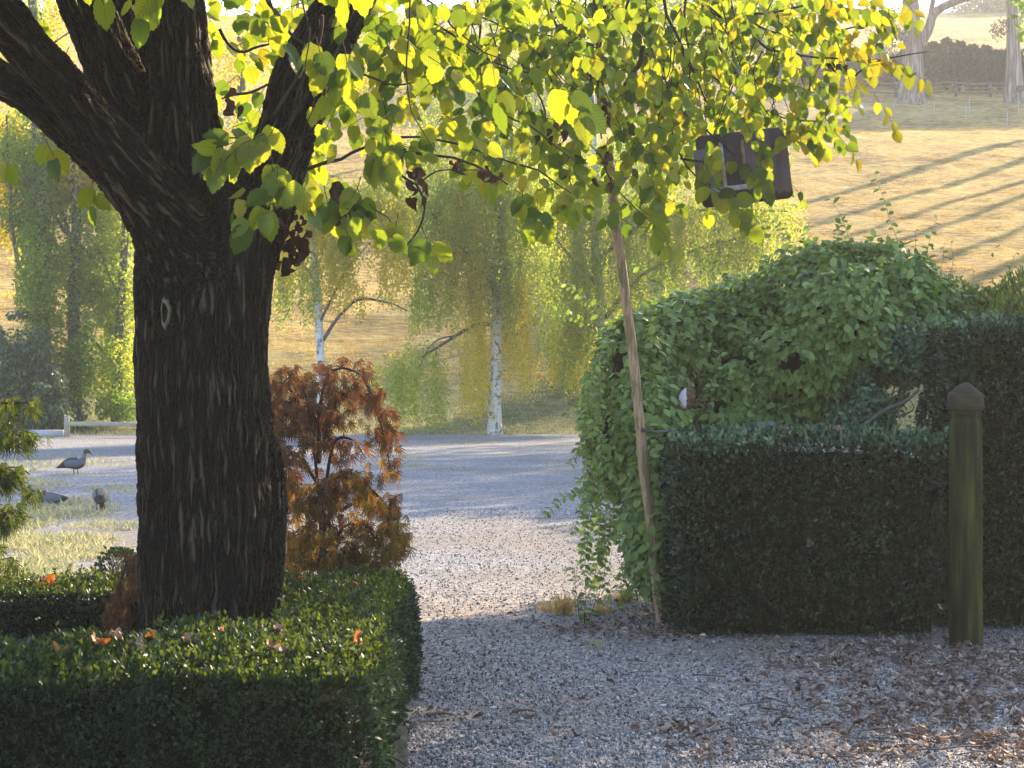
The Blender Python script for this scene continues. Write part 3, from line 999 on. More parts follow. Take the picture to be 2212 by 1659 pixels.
def hedge(root, boxes, dens, leaf, seed, mats, bright_top=0.0, sprigs=0):
    mb = MB()
    core = MB()
    for (x0, x1, y0, y1, z0, z1, faces) in boxes:
        P, Nn = box_surface(x0, x1, y0, y1, z0, z1, dens, seed=seed, faces=faces)
        gap = fbm(P * 9, 2, seed + 50)
        m = (gap > .20) & (P[:, 2] > .015)
        # worn and thin near the ground
        m &= (P[:, 2] > .10) | (R.random(len(P)) < .6)
        P, Nn = P[m], Nn[m]
        d = norm(Nn * .75 + np.array([0, 0, .45]) + rnd(len(P)) * .75)
        n = norm(np.array([0, 0, .7]) + Nn * .6 + rnd(len(P)) * .7)
        br = (Nn[:, 2] > .5) & (R.random(len(P)) < bright_top)  # paler leaf colour on top faces stands for the light they catch
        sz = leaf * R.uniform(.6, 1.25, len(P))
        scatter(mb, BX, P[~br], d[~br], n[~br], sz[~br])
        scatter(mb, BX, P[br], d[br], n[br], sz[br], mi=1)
        g = .10
        nxs, nys, nzs = max(3, int((x1 - x0) / .06)), max(3, int((y1 - y0) / .06)), max(3, int((z1 - z0) / .06))
        # inner shade put into colour: near-black bumpy sheets
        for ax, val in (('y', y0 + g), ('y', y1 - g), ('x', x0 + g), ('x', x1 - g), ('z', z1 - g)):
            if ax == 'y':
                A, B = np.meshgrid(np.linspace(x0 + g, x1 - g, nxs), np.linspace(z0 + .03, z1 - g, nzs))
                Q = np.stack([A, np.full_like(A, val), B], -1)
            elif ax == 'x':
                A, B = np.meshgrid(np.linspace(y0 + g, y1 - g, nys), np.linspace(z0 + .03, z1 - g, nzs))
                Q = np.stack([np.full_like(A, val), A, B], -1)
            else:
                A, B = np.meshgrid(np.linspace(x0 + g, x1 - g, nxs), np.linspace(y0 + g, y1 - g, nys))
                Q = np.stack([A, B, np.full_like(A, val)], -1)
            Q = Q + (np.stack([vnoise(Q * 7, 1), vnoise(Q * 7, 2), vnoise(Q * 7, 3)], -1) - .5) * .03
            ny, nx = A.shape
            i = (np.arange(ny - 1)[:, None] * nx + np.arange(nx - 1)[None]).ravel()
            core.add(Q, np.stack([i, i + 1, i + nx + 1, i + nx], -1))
        # upright shoots that escaped the shears
        for k in range(int(sprigs * (x1 - x0) * (y1 - y0))):
            p = np.array([R.uniform(x0, x1), R.uniform(y0, y1), z1 - .03])
            h = R.uniform(.03, .11)
            q = p + np.array([R.normal() * .02, R.normal() * .02, h])
            core.tube(np.array([p, q]), .001, 3, cap=False)
            kk = int(h / .008)
            tt = np.linspace(.2, 1, kk)[:, None]
            PP = p + (q - p) * tt
            dd = norm(np.array([0, 0, .7]) + rnd(kk) * .9)
            scatter(mb, BX, PP, dd, rnd(kk) + [0, 0, .6], leaf * R.uniform(.8, 1.3, kk), mi=1)
    mb.build('foliage', mats, root)
    core.build('branches', M['core'], root)  # mostly the near-black shade sheets, plus thin stems of the shoots


BX = t_rhomb(.27, .08)
FB = 'FBLRT'
h = thing('box_hedge', 'low clipped box hedge ringing the foot of the big dark trunk, orange leaves on top', 'hedge', (-1.5, 7.2, 0))
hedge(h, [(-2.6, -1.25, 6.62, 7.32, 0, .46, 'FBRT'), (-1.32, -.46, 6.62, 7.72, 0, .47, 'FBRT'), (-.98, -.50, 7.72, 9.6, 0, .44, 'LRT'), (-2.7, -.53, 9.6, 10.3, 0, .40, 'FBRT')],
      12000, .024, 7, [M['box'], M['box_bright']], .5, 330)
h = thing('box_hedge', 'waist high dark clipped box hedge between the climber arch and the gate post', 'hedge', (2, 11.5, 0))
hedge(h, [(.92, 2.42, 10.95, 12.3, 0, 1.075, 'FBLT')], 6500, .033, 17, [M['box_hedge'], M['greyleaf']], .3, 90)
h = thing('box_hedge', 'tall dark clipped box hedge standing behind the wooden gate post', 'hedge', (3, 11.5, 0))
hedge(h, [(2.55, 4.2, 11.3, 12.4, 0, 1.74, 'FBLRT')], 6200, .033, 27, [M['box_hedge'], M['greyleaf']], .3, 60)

# ------------------------------------------------------------------ gate post
M['postwood'] = None
t = NT('mossy_post_wood')
o = t.obj()
n1 = t.noise(t.mapping(o, (9, 9, .9)), 2.2, 5, .6)
n2 = t.noise(t.mapping(o, (40, 40, 2)), 2.0, 4, .6)
c = t.ramp(n1, [(.36, (.008, .007, .004)), (.52, (.026, .027, .006)), (.68, (.062, .066, .010))])
crack = t.math('LESS_THAN', n2, .36)
c = t.mix(t.math('MULTIPLY', crack, .7), c, (.03, .025, .015))
t.bsdf(c, .85, .2, n2, .6, .006)
M['postwood'] = t.m
M['capwood'] = simplemat('weathered_cap_wood', (.042, .033, .020), .85, .2, .45, 18, (1, 1, 5))
PX, PY = float(W(2086, 0, 10.72)[0]), 10.72
post = thing('gate_post', 'mossy green octagonal timber gate post with a pointed cap against the dark hedge', 'post', (PX, PY, 0))


def octo(mb, prof, cx, cy, sides=8, mi=0):
    th = (np.arange(sides) + .5) / sides * 2 * np.pi
    V = [np.c_[cx + r * np.cos(th), cy + r * np.sin(th), np.full(sides, z)] for r, z in prof]
    n = len(prof)
    i = np.arange(n - 1)[:, None] * sides
    j = np.arange(sides)[None]
    k = (j + 1) % sides
    mb.add(np.vstack(V), [np.stack([i + j, i + k, i + k + sides, i + j + sides], -1).reshape(-1, 4),
                          np.array([[(n - 1) * sides + q for q in range(sides)]])], mi=mi)


s_ = PY / FD
mb = MB()
octo(mb, [(.091, -.05), (.091, .3), (.090, .8), (.089, 1.19), (.082, 1.20), (.081, 1.235), (.086, 1.24), (.086, 1.255)], PX, PY)
mb.build('shaft', M['postwood'], post)
mb = MB()
octo(mb, [(.080, 1.256), (.095, 1.262), (.098, 1.268), (.098, 1.340), (.094, 1.347), (.03, 1.400), (.004, 1.412)], PX, PY)
mb.build('cap', M['capwood'], post)

# ------------------------------------------------------------------ leaning pole
mb = MB()
t = NT('lichened_pole_wood')
o = t.obj()
n1 = t.noise(t.mapping(o, (8, 8, 2.0)), 2.5, 5, .6)
n2 = t.noise(t.mapping(o, (50, 50, 3)), 2, 4)
c = t.ramp(n2, [(.3, (.20, .11, .065)), (.7, (.46, .31, .19))])
c = t.mix(t.math('MULTIPLY', t.math('GREATER_THAN', n1, .54), .6), c, (.10, .10, .045))
t.bsdf(c, .8, .3, n2, .5, .004)
M['pole'] = t.m
pts = [(1430, 1362, 11.6), (1424, 1300, 11.62), (1408, 1120, 11.62), (1390, 1000, 11.6), (1362, 750, 11.6), (1338, 540, 11.6), (1324, 410, 11.6), (1316, 330, 11.6)]
P = W([q[0] for q in pts], [q[1] for q in pts], [q[2] for q in pts])
P[0, 2] = -.05
pole = thing('leaning_pole', 'slender leaning rustic timber pole in front of the leafy climber', 'pole', P[0])
Q = curve(P, 48)
Q = Q + (np.stack([vnoise(Q * 2.5, 1), vnoise(Q * 2.5, 2), Q[:, 0] * 0 + .5], -1) - .5) * .03
mb.tube(Q, np.interp(np.arange(len(Q)), [0, 16, len(Q)], [.030, .029, .026]) * (1 + .12 * (vnoise(Q * 14, 8) - .5)), 12)
mb.build('shaft', M['pole'], pole, True)
mb = MB()
Q = curve(W([1319, 1335, 1352, 1362], [440, 405, 378, 350], [11.63, 11.66, 11.7, 11.74]), 10)
mb.tube(Q, .02, 10)
mb.build('forked_arm', M['pole'], pole, True)
mb = MB()
Q = curve(W([1385, 1400, 1420, 1450], [928, 931, 934, 930], [11.56, 11.56, 11.62, 11.75]), 10)
mb.tube(Q, np.linspace(.012, .008, len(Q)), 8)
mb.build('side_stub', M['branch'], pole, True)


# ------------------------------------------------------------------ lumpy masses of leaves
def lumps(ells, n, jitter=.12, depth=.10, seed=0, lump=.25, lscale=2.2):
    """points and outward normals on a union of ellipsoids with an uneven skin"""
    C = np.array([e[0] for e in ells], float)
    Rr = np.array([e[1] for e in ells], float)
    w = np.array([(r[0] * r[1] + r[0] * r[2] + r[1] * r[2]) for r in Rr])
    k = R.choice(len(ells), n, p=w / w.sum())
    u = rnd(n)
    P = C[k] + Rr[k] * u
    Nn = norm(u / Rr[k])
    P = P + Nn * ((fbm(P * lscale, 2, seed) - .5) * lump * 2)[:, None] - Nn * R.exponential(depth, n)[:, None]
    keep = np.ones(n, bool)
    for c, r in zip(C, Rr):
        q = (((P - c) / (r * .62)) ** 2).sum(1)
        keep &= q > 1
    keep &= P[:, 2] > .03
    return P[keep], Nn[keep]


# honeysuckle arch
def E(dx, dy, D, rx, ry, rz):
    """an ellipsoid; rx, rz in sketch units at its distance, ry in metres"""
    c = W(dx, dy, D)
    return (c, (rx / FD * D, ry, rz / FD * D))


hs = [E(1370, 805, 13.0, 100, .6, 120), E(1340, 960, 12.7, 70, .5, 120), E(1470, 765, 13.4, 120, .7, 130), E(1600, 740, 13.6, 130, .8, 120), E(1790, 705, 13.4, 170, .9, 165),
      E(1890, 675, 13.6, 150, .9, 145), E(1980, 700, 13.8, 140, .8, 110), E(1720, 800, 13.1, 190, .6, 120), E(1560, 890, 12.9, 170, .5, 70), E(1600, 815, 13.0, 120, .5, 85), E(1690, 775, 12.95, 130, .5, 110), E(1420, 1050, 12.3, 70, .5, 150),
      E(1430, 1180, 12.0, 70, .35, 120), E(1470, 1270, 11.9, 45, .3, 80), E(1400, 900, 12.6, 90, .5, 110)]
honey = thing('honeysuckle', 'big rounded mass of light green climber arching over and hanging beside the gravel opening', 'climber', W(1600, 1300, 13) * [1, 1, 0])
P, Nn = lumps(hs, 64000, seed=61, depth=.06, lump=.18, lscale=2.4)
g_ = fbm(P * 4.5, 2, 66)
k = g_ > .33
P, Nn = P[k], Nn[k]
n_ = len(P)
d = norm(Nn * .45 + np.array([-.15, -.25, -.7]) + rnd(n_) * .75)
nn = norm(Nn * .8 + np.array([0, -.3, .5]) + rnd(n_) * .45)
mb = MB()
scatter_mix(mb, OV, P, d, nn, R.uniform(.042, .086, n_))
# trailing shoots with paired leaves
stems = MB()


def trail(p, d, L_, s, mbx=None, grav=-.12, r=.0022, pairs=True, mi=0):
    p, d = np.array(p, float), norm(d)
    n = max(3, int(L_ / .035))
    pts = [p.copy()]
    LP, LD, LN = [], [], []
    for k in range(n):
        d = norm(d + np.array([0, 0, grav]) + R.normal(size=3) * .09)
        p = p + d * .035
        pts.append(p.copy())
        sd = norm(np.cross(d, [R.normal() * .3, 1, .2]))
        for sg in ((1, -1) if pairs else (1 if k % 2 else -1,)):
            LP.append(p); LD.append(norm(sd * sg + d * .35 + R.normal(size=3) * .3 + [0, 0, -.2])); LN.append(norm([0, -.6, .8] + R.normal(size=3) * .4))
    stems.tube(np.array(pts), np.linspace(r, .001, len(pts)), 4, cap=False)
    if LP:
        scatter_mix(mbx or mb, OV, np.array(LP), np.array(LD), np.array(LN), s * R.uniform(.6, 1.1, len(LP)), mi=mi)


for k in range(90):
    px = R.uniform(1255, 1500)
    trail(W(px, R.uniform(760, 1150), R.uniform(12.0, 12.9)), (R.normal() * .2 - .2, -.2, -1), R.uniform(.2, .6), .05, grav=-.2)
for px, py, dd in [(1270, 700, (-.7, -.2, .4)), (1300, 690, (-.6, 0, .6)), (1265, 1060, (-.9, 0, -.3)), (1260, 1080, (-.6, -.2, -.9)), (1280, 930, (-.7, 0, -.5)), (1270, 840, (-.7, 0, -.4)),
                   (1300, 1170, (-.5, -.2, -1)), (1310, 1200, (-.4, -.2, -1)), (1350, 1230, (-.3, -.2, -1)), (1330, 1150, (-.8, 0, -.6)), (1420, 640, (-.3, 0, .7)), (1560, 600, (-.3, 0, .8)), (1640, 580, (.2, 0, .8))]:
    trail(W(px, py, 12.3), dd, R.uniform(.15, .35), .05, grav=-.1)
for k in range(70):      # shaggy shoots all over
    j_ = int(R.integers(0, len(P)))
    if Nn[j_][1] < .2:
        trail(P[j_], Nn[j_] + [0, 0, .5], R.uniform(.12, .30), .05, grav=-.14)
# upright shoots on top of the mass
for px, py, lean, L_ in [(1950, 560, -.30, .62), (1860, 570, -.65, .50), (1760, 590, -.5, .22), (1690, 590, -.3, .15), (2000, 560, .25, .3), (1835, 560, -.3, .25)]:
    trail(W(px, py, 13.2), (lean, 0, 1), L_, .052, grav=0.0, pairs=False)
mb.build('foliage', M['honey'], honey)
for k in range(46):   # bare hanging stems and tangled vines
    px, py = R.uniform(1300, 2000), R.uniform(640, 900)
    D = R.uniform(12.6, 13.2)
    if px > 1500:
        py = R.uniform(720, 860)
    P0 = W(px, py, D)
    Q = curve(np.array([P0, P0 + [R.normal() * .1, -.1, -.25], P0 + [R.normal() * .18, -.15 + R.normal() * .1, -.55 - .3 * R.random()]]), 8)
    stems.tube(Q, .003, 4, cap=False)
stems.build('stems', M['vine'], honey, True)
mb = MB()
for c, r in hs:       # near-black cores whose colour stands for the shade inside
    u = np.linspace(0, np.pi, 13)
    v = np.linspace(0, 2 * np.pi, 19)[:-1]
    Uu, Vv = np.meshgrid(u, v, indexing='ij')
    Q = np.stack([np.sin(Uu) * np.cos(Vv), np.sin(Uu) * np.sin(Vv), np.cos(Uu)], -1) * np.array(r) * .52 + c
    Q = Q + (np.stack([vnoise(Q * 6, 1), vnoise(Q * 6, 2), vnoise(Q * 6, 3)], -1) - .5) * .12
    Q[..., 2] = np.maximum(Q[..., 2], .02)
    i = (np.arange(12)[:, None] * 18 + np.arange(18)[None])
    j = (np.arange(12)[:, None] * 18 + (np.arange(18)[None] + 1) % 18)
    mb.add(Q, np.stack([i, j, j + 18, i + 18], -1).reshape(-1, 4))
mb.build('inner_shade_core', M['core'], honey)


def bush(name, label, cat, ells, n, tms, mat, sizes, base, seed, depth=.07, lump=.1, lscale=3, droop=(0, -.1, .1), dens_cut=.33, core=.7, extra=None, tight=.5):
    root = thing(name, label, cat, base)
    P, Nn = lumps(ells, n, seed=seed, depth=depth, lump=lump, lscale=lscale)
    k = fbm(P * 4.5, 2, seed + 5) > dens_cut
    P, Nn = P[k], Nn[k]
    d = norm(Nn * .6 + np.array(droop, float) + rnd(len(P)) * tight)
    nn = norm(Nn * .6 + np.array([0, -.2, .5]) + rnd(len(P)) * .6)
    mb = MB()
    scatter_mix(mb, tms, P, d, nn, R.uniform(sizes[0], sizes[1], len(P)))
    if extra:
        extra(mb)
    mb.build('foliage', mat, root)
    if core:
        c_ = MB()
        for c, r in ells:
            for q in range(26):
                v = rnd(1)[0]
                b0 = np.array([c[0] + v[0] * r[0] * .2, c[1] + v[1] * r[1] * .2, max(.02, c[2] - r[2] * .9)])
                e_ = c + v * r * .92
                m_ = (b0 + e_) / 2 + R.normal(size=3) * .05
                c_.tube(curve(np.array([b0, m_, e_]), 6), np.linspace(.006, .002, 7)[:len(curve(np.array([b0, m_, e_]), 6))], 4, cap=False)
        c_.build('branches', M['branch'], root)
    return root


stems = MB()


def rose_extra(mbx):
    global mb
    for px, py, dd in [(2000, 640, (.2, 0, 1)), (2040, 650, (.4, 0, 1)), (2090, 660, (.6, 0, 1)), (2120, 650, (.8, 0, .7)), (1990, 600, (-.2, 0, 1)), (2030, 600, (.3, 0, 1)), (2150, 640, (.5, 0, .9))]:
        trail(W(px, py, 13.2), dd, R.uniform(.2, .45), .035, mbx, 0, pairs=False)


r_ = bush('rose_bush', 'straggly yellowish green bush with fine bare stems rising behind the tall hedge', 'bush',
          [E(2040, 690, 13.5, 90, .5, 90), E(2120, 700, 13.4, 90, .5, 80), E(1980, 660, 13.4, 60, .4, 80)], 9500, OV, M['honey2'], (.022, .042), W(2060, 1250, 13.4) * [1, 1, 0], 71, .12, .14, 3, (0, -.1, .3), .40, 1, rose_extra, .9)
stems.build('stems', M['vine'], r_)
bush('privet_bush', 'upright spiky grey green bush above the tall hedge at the frame edge', 'bush',
     [E(2180, 700, 13.0, 70, .5, 75), E(2230, 680, 13.0, 60, .5, 90), E(2120, 730, 12.9, 60, .4, 40)], 11000, [t_oval(.2, .2, .05)], M['honey2'], (.025, .045), W(2190, 1290, 13.0) * [1, 1, 0], 73, .08, .1, 3, (0, 0, 1.2), .36, 1, None, .5)
bush('cotoneaster', 'open bush of small grey green leaves between the climber and the tall hedge', 'bush',
     [E(1900, 810, 12.75, 75, .35, 110), E(1850, 890, 12.6, 60, .3, 50), E(1950, 760, 12.8, 60, .3, 80)], 13000, OV, M['greyleaf'], (.024, .045), W(1890, 1300, 12.7) * [1, 1, 0], 75, .08, .1, 3, (0, -.2, 0), .38, 1, None, .9)

# stub post, stick, hanging husk, board
c = W(1652, 930, 11.9)
t_ = thing('stub_post', 'short weathered grey split post poking out of the waist high hedge', 'post', (c[0], c[1], .3))
mb = MB()
hgt_ = W(0, 905, 11.9)[2]
hgt2 = W(0, 912, 11.9)[2]
x0, x1 = W(1631, 0, 11.9)[0], W(1674, 0, 11.9)[0]
th = np.linspace(0, 2 * np.pi, 15)[:-1]
ring = np.c_[(x0 + x1) / 2 + (x1 - x0) / 2 * np.sign(np.cos(th)) * np.abs(np.cos(th)) ** .6, 11.9 + .05 * np.sin(th)]
Vv = []
for z in (.3, .6, .9):
    Vv.append(np.c_[ring + R.normal(size=ring.shape) * .002, np.full(14, z)])
Vv.append(np.c_[ring, hgt2 + R.uniform(-.008, .012, 14)])
i = np.arange(3)[:, None] * 14
j = np.arange(14)[None]
k = (j + 1) % 14
mb.add(np.vstack(Vv), [np.stack([i + j, i + k, i + k + 14, i + j + 14], -1).reshape(-1, 4), np.array([[42 + q for q in range(14)]])])
M['greywood'] = simplemat('grey_split_wood', (.16, .14, .11), .85, .2, .5, 10, (6, 6, .6), .8, .006)
mb.build('post', M['greywood'], t_)
mb = MB()
Q = curve(W([1858, 1885, 1925, 1955, 1985], [928, 905, 880, 868, 842], [11.9, 11.9, 11.85, 11.8, 11.8]), 14)
mb.tube(Q, np.linspace(.014, .009, len(Q)), 8)
mb.tube(curve(W([1900, 1905, 1912], [896, 886, 882], 11.88), 4), .005, 5)
tag(mb.build('stick', M['branch'], None, True, loc=Q[0]), 'bare broken stick slanting up between the two dark hedges', 'stick')

c = W(1487, 862, 12.15)
u, v = np.meshgrid(np.linspace(0, np.pi, 17), np.linspace(0, 2 * np.pi, 25)[:-1], indexing='ij')
prof = np.sin(u) ** .75
Q = np.stack([prof * np.cos(v) * .048, prof * np.sin(v) * .045, np.cos(u) * .068], -1)
Q = Q * (1 + .10 * (vnoise(Q * 60, 4)[..., None] - .5) * 2)
Q[..., 0] += -.25 * (.068 - Q[..., 2]) * .5
i = (np.arange(16)[:, None] * 24 + np.arange(24)[None])
j = (np.arange(16)[:, None] * 24 + (np.arange(24)[None] + 1) % 24)
gd = thing('hanging_husk', 'egg shaped dry husk, half pale and half rough brown, hanging in the climber', 'husk', c)
mb = MB()
mb.add(Q + c, np.stack([i, j, j + 24, i + 24], -1).reshape(-1, 4))
t = NT('husk_skin')
ob = t.obj()
sx = t.N('ShaderNodeSeparateXYZ')
t.L(ob, sx.inputs[0])
nn_ = t.noise(ob, 45, 4, .7)
f = t.math('GREATER_THAN', t.math('ADD', sx.outputs[0], t.math('MULTIPLY', t.math('SUBTRACT', nn_, .5), .03)), -.016)
brn = t.ramp(nn_, [(.35, (.04, .02, .01)), (.65, (.20, .11, .06))])
t.bsdf(t.mix(f, (.50, .46, .50), brn), .8, .2, nn_, .8, .008)
mb.build('shell', t.m, gd, True)
mb = MB()
mb.tube(curve(np.array([c + [.0, 0, .064], c + [.006, 0, .085], c + [.004, 0, .11]]), 6), .006, 6)
mb.build('stalk', M['vine'], gd, True)
mb = MB()
mb.tube(curve(np.array([c + [-.02, -.01, -.06], c + [-.022, -.01, -.085]]), 4), [.016, .013, .009, .003], 8)
mb.build('tip', M['twig'], gd, True)

# hanging wooden board
BD = 11.75
rot = Matrix.Rotation(math.radians(6.5), 3, 'Y').transposed()
rm = np.array(rot)
bc = W(1607, 362, BD)
bd = thing('hanging_board', 'weathered purple brown wooden board with rounded corners and white frame strips, half hidden by leaves', 'board', bc)


def rrect(w, h, r, n=6):
    pts = []
    for cx, cy, a0 in ((w / 2 - r, h / 2 - r, 0), (-w / 2 + r, h / 2 - r, 90), (-w / 2 + r, -h / 2 + r, 180), (w / 2 - r, -h / 2 + r, 270)):
        for k in range(n + 1):
            a = math.radians(a0 + 90 * k / n)
            pts.append((cx + r * math.cos(a), cy + r * math.sin(a)))
    return np.array(pts)


def slab(mb, w, h, thk, r, cx=0, cz=0, y=0, mi=0):
    q = rrect(w, h, r)
    n = len(q)
    A = np.c_[q[:, 0] + cx, np.full(n, y - thk / 2), q[:, 1] + cz]
    B = A + [0, thk, 0]
    V = np.vstack([A, B]) @ rm.T + bc
    j = np.arange(n)
    mb.add(V, [np.array([j[::-1]]), np.array([j + n]), np.stack([j, (j + 1) % n, (j + 1) % n + n, j + n], -1)], mi=mi)


t = NT('weathered_board_paint')
ob = t.obj()
n1 = t.noise(t.mapping(ob, (12, 12, 2)), 2, 5, .65)
sx = t.N('ShaderNodeSeparateXYZ')
t.L(ob, sx.inputs[0])
cc = t.ramp(n1, [(.3, (.050, .034, .036)), (.7, (.105, .078, .084))])
st = t.noise(t.mapping(ob, (30, 30, 5)), 1.6, 4, .6)
low = t.math('GREATER_THAN', t.math('SUBTRACT', t.math('MULTIPLY', st, .22), t.math('ADD', sx.outputs[2], .20)), .05)
cc = t.mix(t.math('MULTIPLY', low, .85), cc, (.02, .014, .01))
t.bsdf(cc, .8, .25, n1, .5, .004)
M['board'] = t.m
mb = MB()
slab(mb, .53, .42, .045, .03)
mb.build('panel', M['board'], bd)
M['oldwhite'] = simplemat('flaking_white_paint', (.34, .32, .31), .7, .3, .3, 40)
for w_, h_, cx_, cz_ in ((.022, .26, -.125, .03), (.30, .030, -.12, -.115), (.022, .26, .0, .03)):
    mb = MB()
    slab(mb, w_, h_, .012, .003, cx_, cz_, -.031)
    mb.build('frame_strip', M['oldwhite'] if cx_ < 0 else M['vine'], bd)
mb = MB()
slab(mb, .15, .22, .006, .003, -.215, .02, -.028)
mb.build('inset_panel', simplemat('grey_panel', (.16, .14, .16), .6, .3), bd)
for sx_ in (-.2, .2):
    mb = MB()
    a_ = np.array([sx_, 0, .22]) @ rm.T + bc
    for q in range(16):
        c0 = a_ + [0, 0, .02 + q * .032]
        th = np.linspace(0, 2 * np.pi, 11)
        pl = np.c_[.008 * np.cos(th), 0 * th, .02 * np.sin(th)] if q % 2 else np.c_[0 * th, .008 * np.cos(th), .02 * np.sin(th)]
        mb.tube(c0 + pl, .0025, 4, cap=False)
    mb.build('chain', M['twig'], bd)


# ------------------------------------------------------------------ laceleaf maples
LACE = t_lace()


def lace_tree(name, label, D, limbs, mat_top, mat_low, split, s=.085, base=None, n_per=16, dy=.25):
    root = thing(name, label, 'maple', base)
    fo, br = MB(), MB()
    for (pts, spread, n) in limbs:
        P = W([q[0] for q in pts], [q[1] for q in pts], D + np.linspace(0, 1, len(pts)) * R.normal() * dy)
        Q = curve(P, 14)
        br.tube(Q, np.linspace(.012, .003, len(Q)), 5, cap=False)
        for k in range(n):
            i_ = R.integers(3, len(Q))
            p = Q[i_] + R.normal(size=3) * [spread / FD * D, .10, spread / FD * D * .6]
            br.tube(np.array([Q[i_], (p + Q[i_]) / 2 + [0, 0, .02], p]), .0018, 3, cap=False)
            m = int(R.integers(2, 5))
            PP = p + R.normal(size=(m, 3)) * [.02, .02, .012]
            d = norm(np.c_[R.normal(size=(m, 2)) * .32, -np.ones(m)])
            nn = norm(np.c_[R.normal(size=m) * .8, -np.ones(m), R.normal(size=m) * .4 + .3])
            low = (1.5 - p[2]) / D * FD + 790 > split + R.normal() * 60
            scatter(fo, LACE, PP, d, nn, s * R.uniform(.75, 1.25, m), np.full(m, .5), mi=1 if low else 0)
    fo.build('foliage', [mat_top, mat_low], root)
    br.build('branches', M['twig'], root)
    return root


mb_ = W(690, 0, 10.9)
mb_[2] = 0
lace_tree('japanese_maple', 'weeping laceleaf maple with rust and gold leaves beside the big dark trunk', 10.7,
          [([(700, 1300), (690, 1100), (670, 900), (640, 810), (610, 830)], 24, 34), ([(690, 1000), (690, 880), (720, 800), (780, 810), (800, 860)], 22, 34),
           ([(700, 950), (740, 850), (800, 870), (830, 940), (842, 1010)], 15, 44), ([(780, 800), (810, 870), (836, 920), (838, 960)], 12, 18), ([(690, 1000), (650, 900), (610, 900), (600, 950)], 22, 30),
           ([(690, 1050), (640, 980), (615, 1000), (608, 1080)], 16, 18), ([(700, 1080), (720, 960), (760, 950), (790, 990)], 16, 14), ([(700, 1150), (740, 1030), (790, 1050), (840, 1100), (858, 1180)], 18, 60),
           ([(700, 1180), (700, 1060), (740, 1030), (770, 1060)], 20, 40), ([(700, 1200), (650, 1080), (640, 1060), (625, 1110)], 18, 20), ([(700, 1250), (740, 1140), (800, 1150), (845, 1220)], 22, 60),
           ([(690, 1250), (680, 1150), (650, 1150), (630, 1200)], 20, 32), ([(720, 1280), (740, 1200), (780, 1200), (820, 1240)], 24, 60), ([(700, 1280), (700, 1200), (690, 1190), (680, 1210)], 28, 40),
           ([(740, 1100), (790, 1080), (840, 1130), (862, 1160)], 10, 26), ([(690, 1000), (640, 860), (605, 840), (600, 900)], 20, 40), ([(700, 1100), (630, 1040), (612, 1050), (615, 1200)], 18, 50),
           ([(720, 1000), (700, 900), (680, 890), (675, 960)], 26, 50), ([(720, 1150), (690, 1090), (680, 1080), (690, 1130)], 24, 40), ([(720, 1250), (660, 1180), (640, 1200), (640, 1270)], 26, 50)],
          M['maple_rust'], M['maple_gold'], 1060, .085, mb_)
mb_ = W(-60, 0, 9.6)
mb_[2] = 0
lace_tree('japanese_maple', 'green laceleaf maple reaching in over the yard from the frame edge', 9.6,
          [([(-120, 900), (-60, 860), (0, 870), (60, 870)], 18, 26), ([(-120, 960), (-60, 930), (10, 930), (60, 950)], 20, 34), ([(-120, 1040), (-60, 1000), (0, 1020), (40, 1060)], 18, 26),
           ([(-120, 1140), (-70, 1100), (-10, 1110), (30, 1120)], 16, 22), ([(-120, 1240), (-60, 1190), (-20, 1200), (0, 1230)], 12, 12), ([(-80, 900), (-40, 980), (-20, 1100), (-10, 1200)], 20, 20)],
          M['maple_green'], M['maple_green'], 3000, .10, mb_, dy=.1)
mb_ = W(255, 0, 9.55)
mb_[2] = 0
lace_tree('maple_seedling', 'small reddish drooping maple between the trunk and the dark shrub behind the hedge', 9.5,
          [([(262, 1380), (258, 1280), (275, 1215), (290, 1240)], 12, 24), ([(262, 1380), (250, 1310), (255, 1290), (245, 1340)], 14, 26), ([(270, 1390), (275, 1330), (262, 1330), (250, 1380)], 16, 26)],
          M['maple_rust'], M['maple_rust'], 9999, .07, mb_, dy=.06)
bush('evergreen_shrub', 'small dark green shrub pressed to the far side of the big trunk', 'bush', [E(262, 1230, 10.4, 45, .2, 55), E(255, 1330, 10.4, 45, .2, 80)], 3400, OV, M['box'], (.016, .032),
     W(255, 0, 10.4) * [1, 1, 0], 81, .05, .05, 4, (0, 0, .3), .34, 1)

# ------------------------------------------------------------------ birches and other trees beyond the yard
def curtain(fo, br, x0, x1, top, bot, D, n, leaf=.062, dd=.5, mi=0, short=.35, arch=20, step=.035):
    """strands of small leaves hanging from an arching limb"""
    n = int(n * 1.8)
    xs_ = R.uniform(x0, x1, n)
    mid, half = (x0 + x1) / 2, (x1 - x0) / 2
    tp = top + arch * ((xs_ - mid) / half) ** 2 + R.normal(size=n) * 13
    bt = bot - np.abs(R.normal(size=n)) * short * (bot - top) * .3 - vnoise(np.c_[xs_ / 17, xs_ * 0, xs_ * 0 + bot], 3) ** 1.5 * (bot - top) * .9 * short
    P_, D_ = [], []
    for q in range(n):
        DD = D + R.normal() * dd
        y1_ = max(bt[q], tp[q] + 25)
        L_ = (y1_ - tp[q]) / FD * DD
        m = int(L_ / step)
        tt = np.linspace(0, 1, m)
        base = W(xs_[q], tp[q], DD)
        sw = np.cumsum(R.normal(size=(m, 2)) * .019, 0)
        line = base + np.c_[sw + np.c_[tt * 0, tt * 0], -tt * L_]
        P_.append(line + R.normal(size=(m, 3)) * .034)
        if q % 9 == 0:
            fo.tube(line[::max(1, m // 5)], .004, 3, cap=False, mi=mi)
    P = np.vstack(P_)
    d = norm(rnd(len(P)) * .8 + [0, 0, -.9])
    scatter(fo, RH, P, d, rnd(len(P)), leaf * R.uniform(.7, 1.3, len(P)), mi=mi)


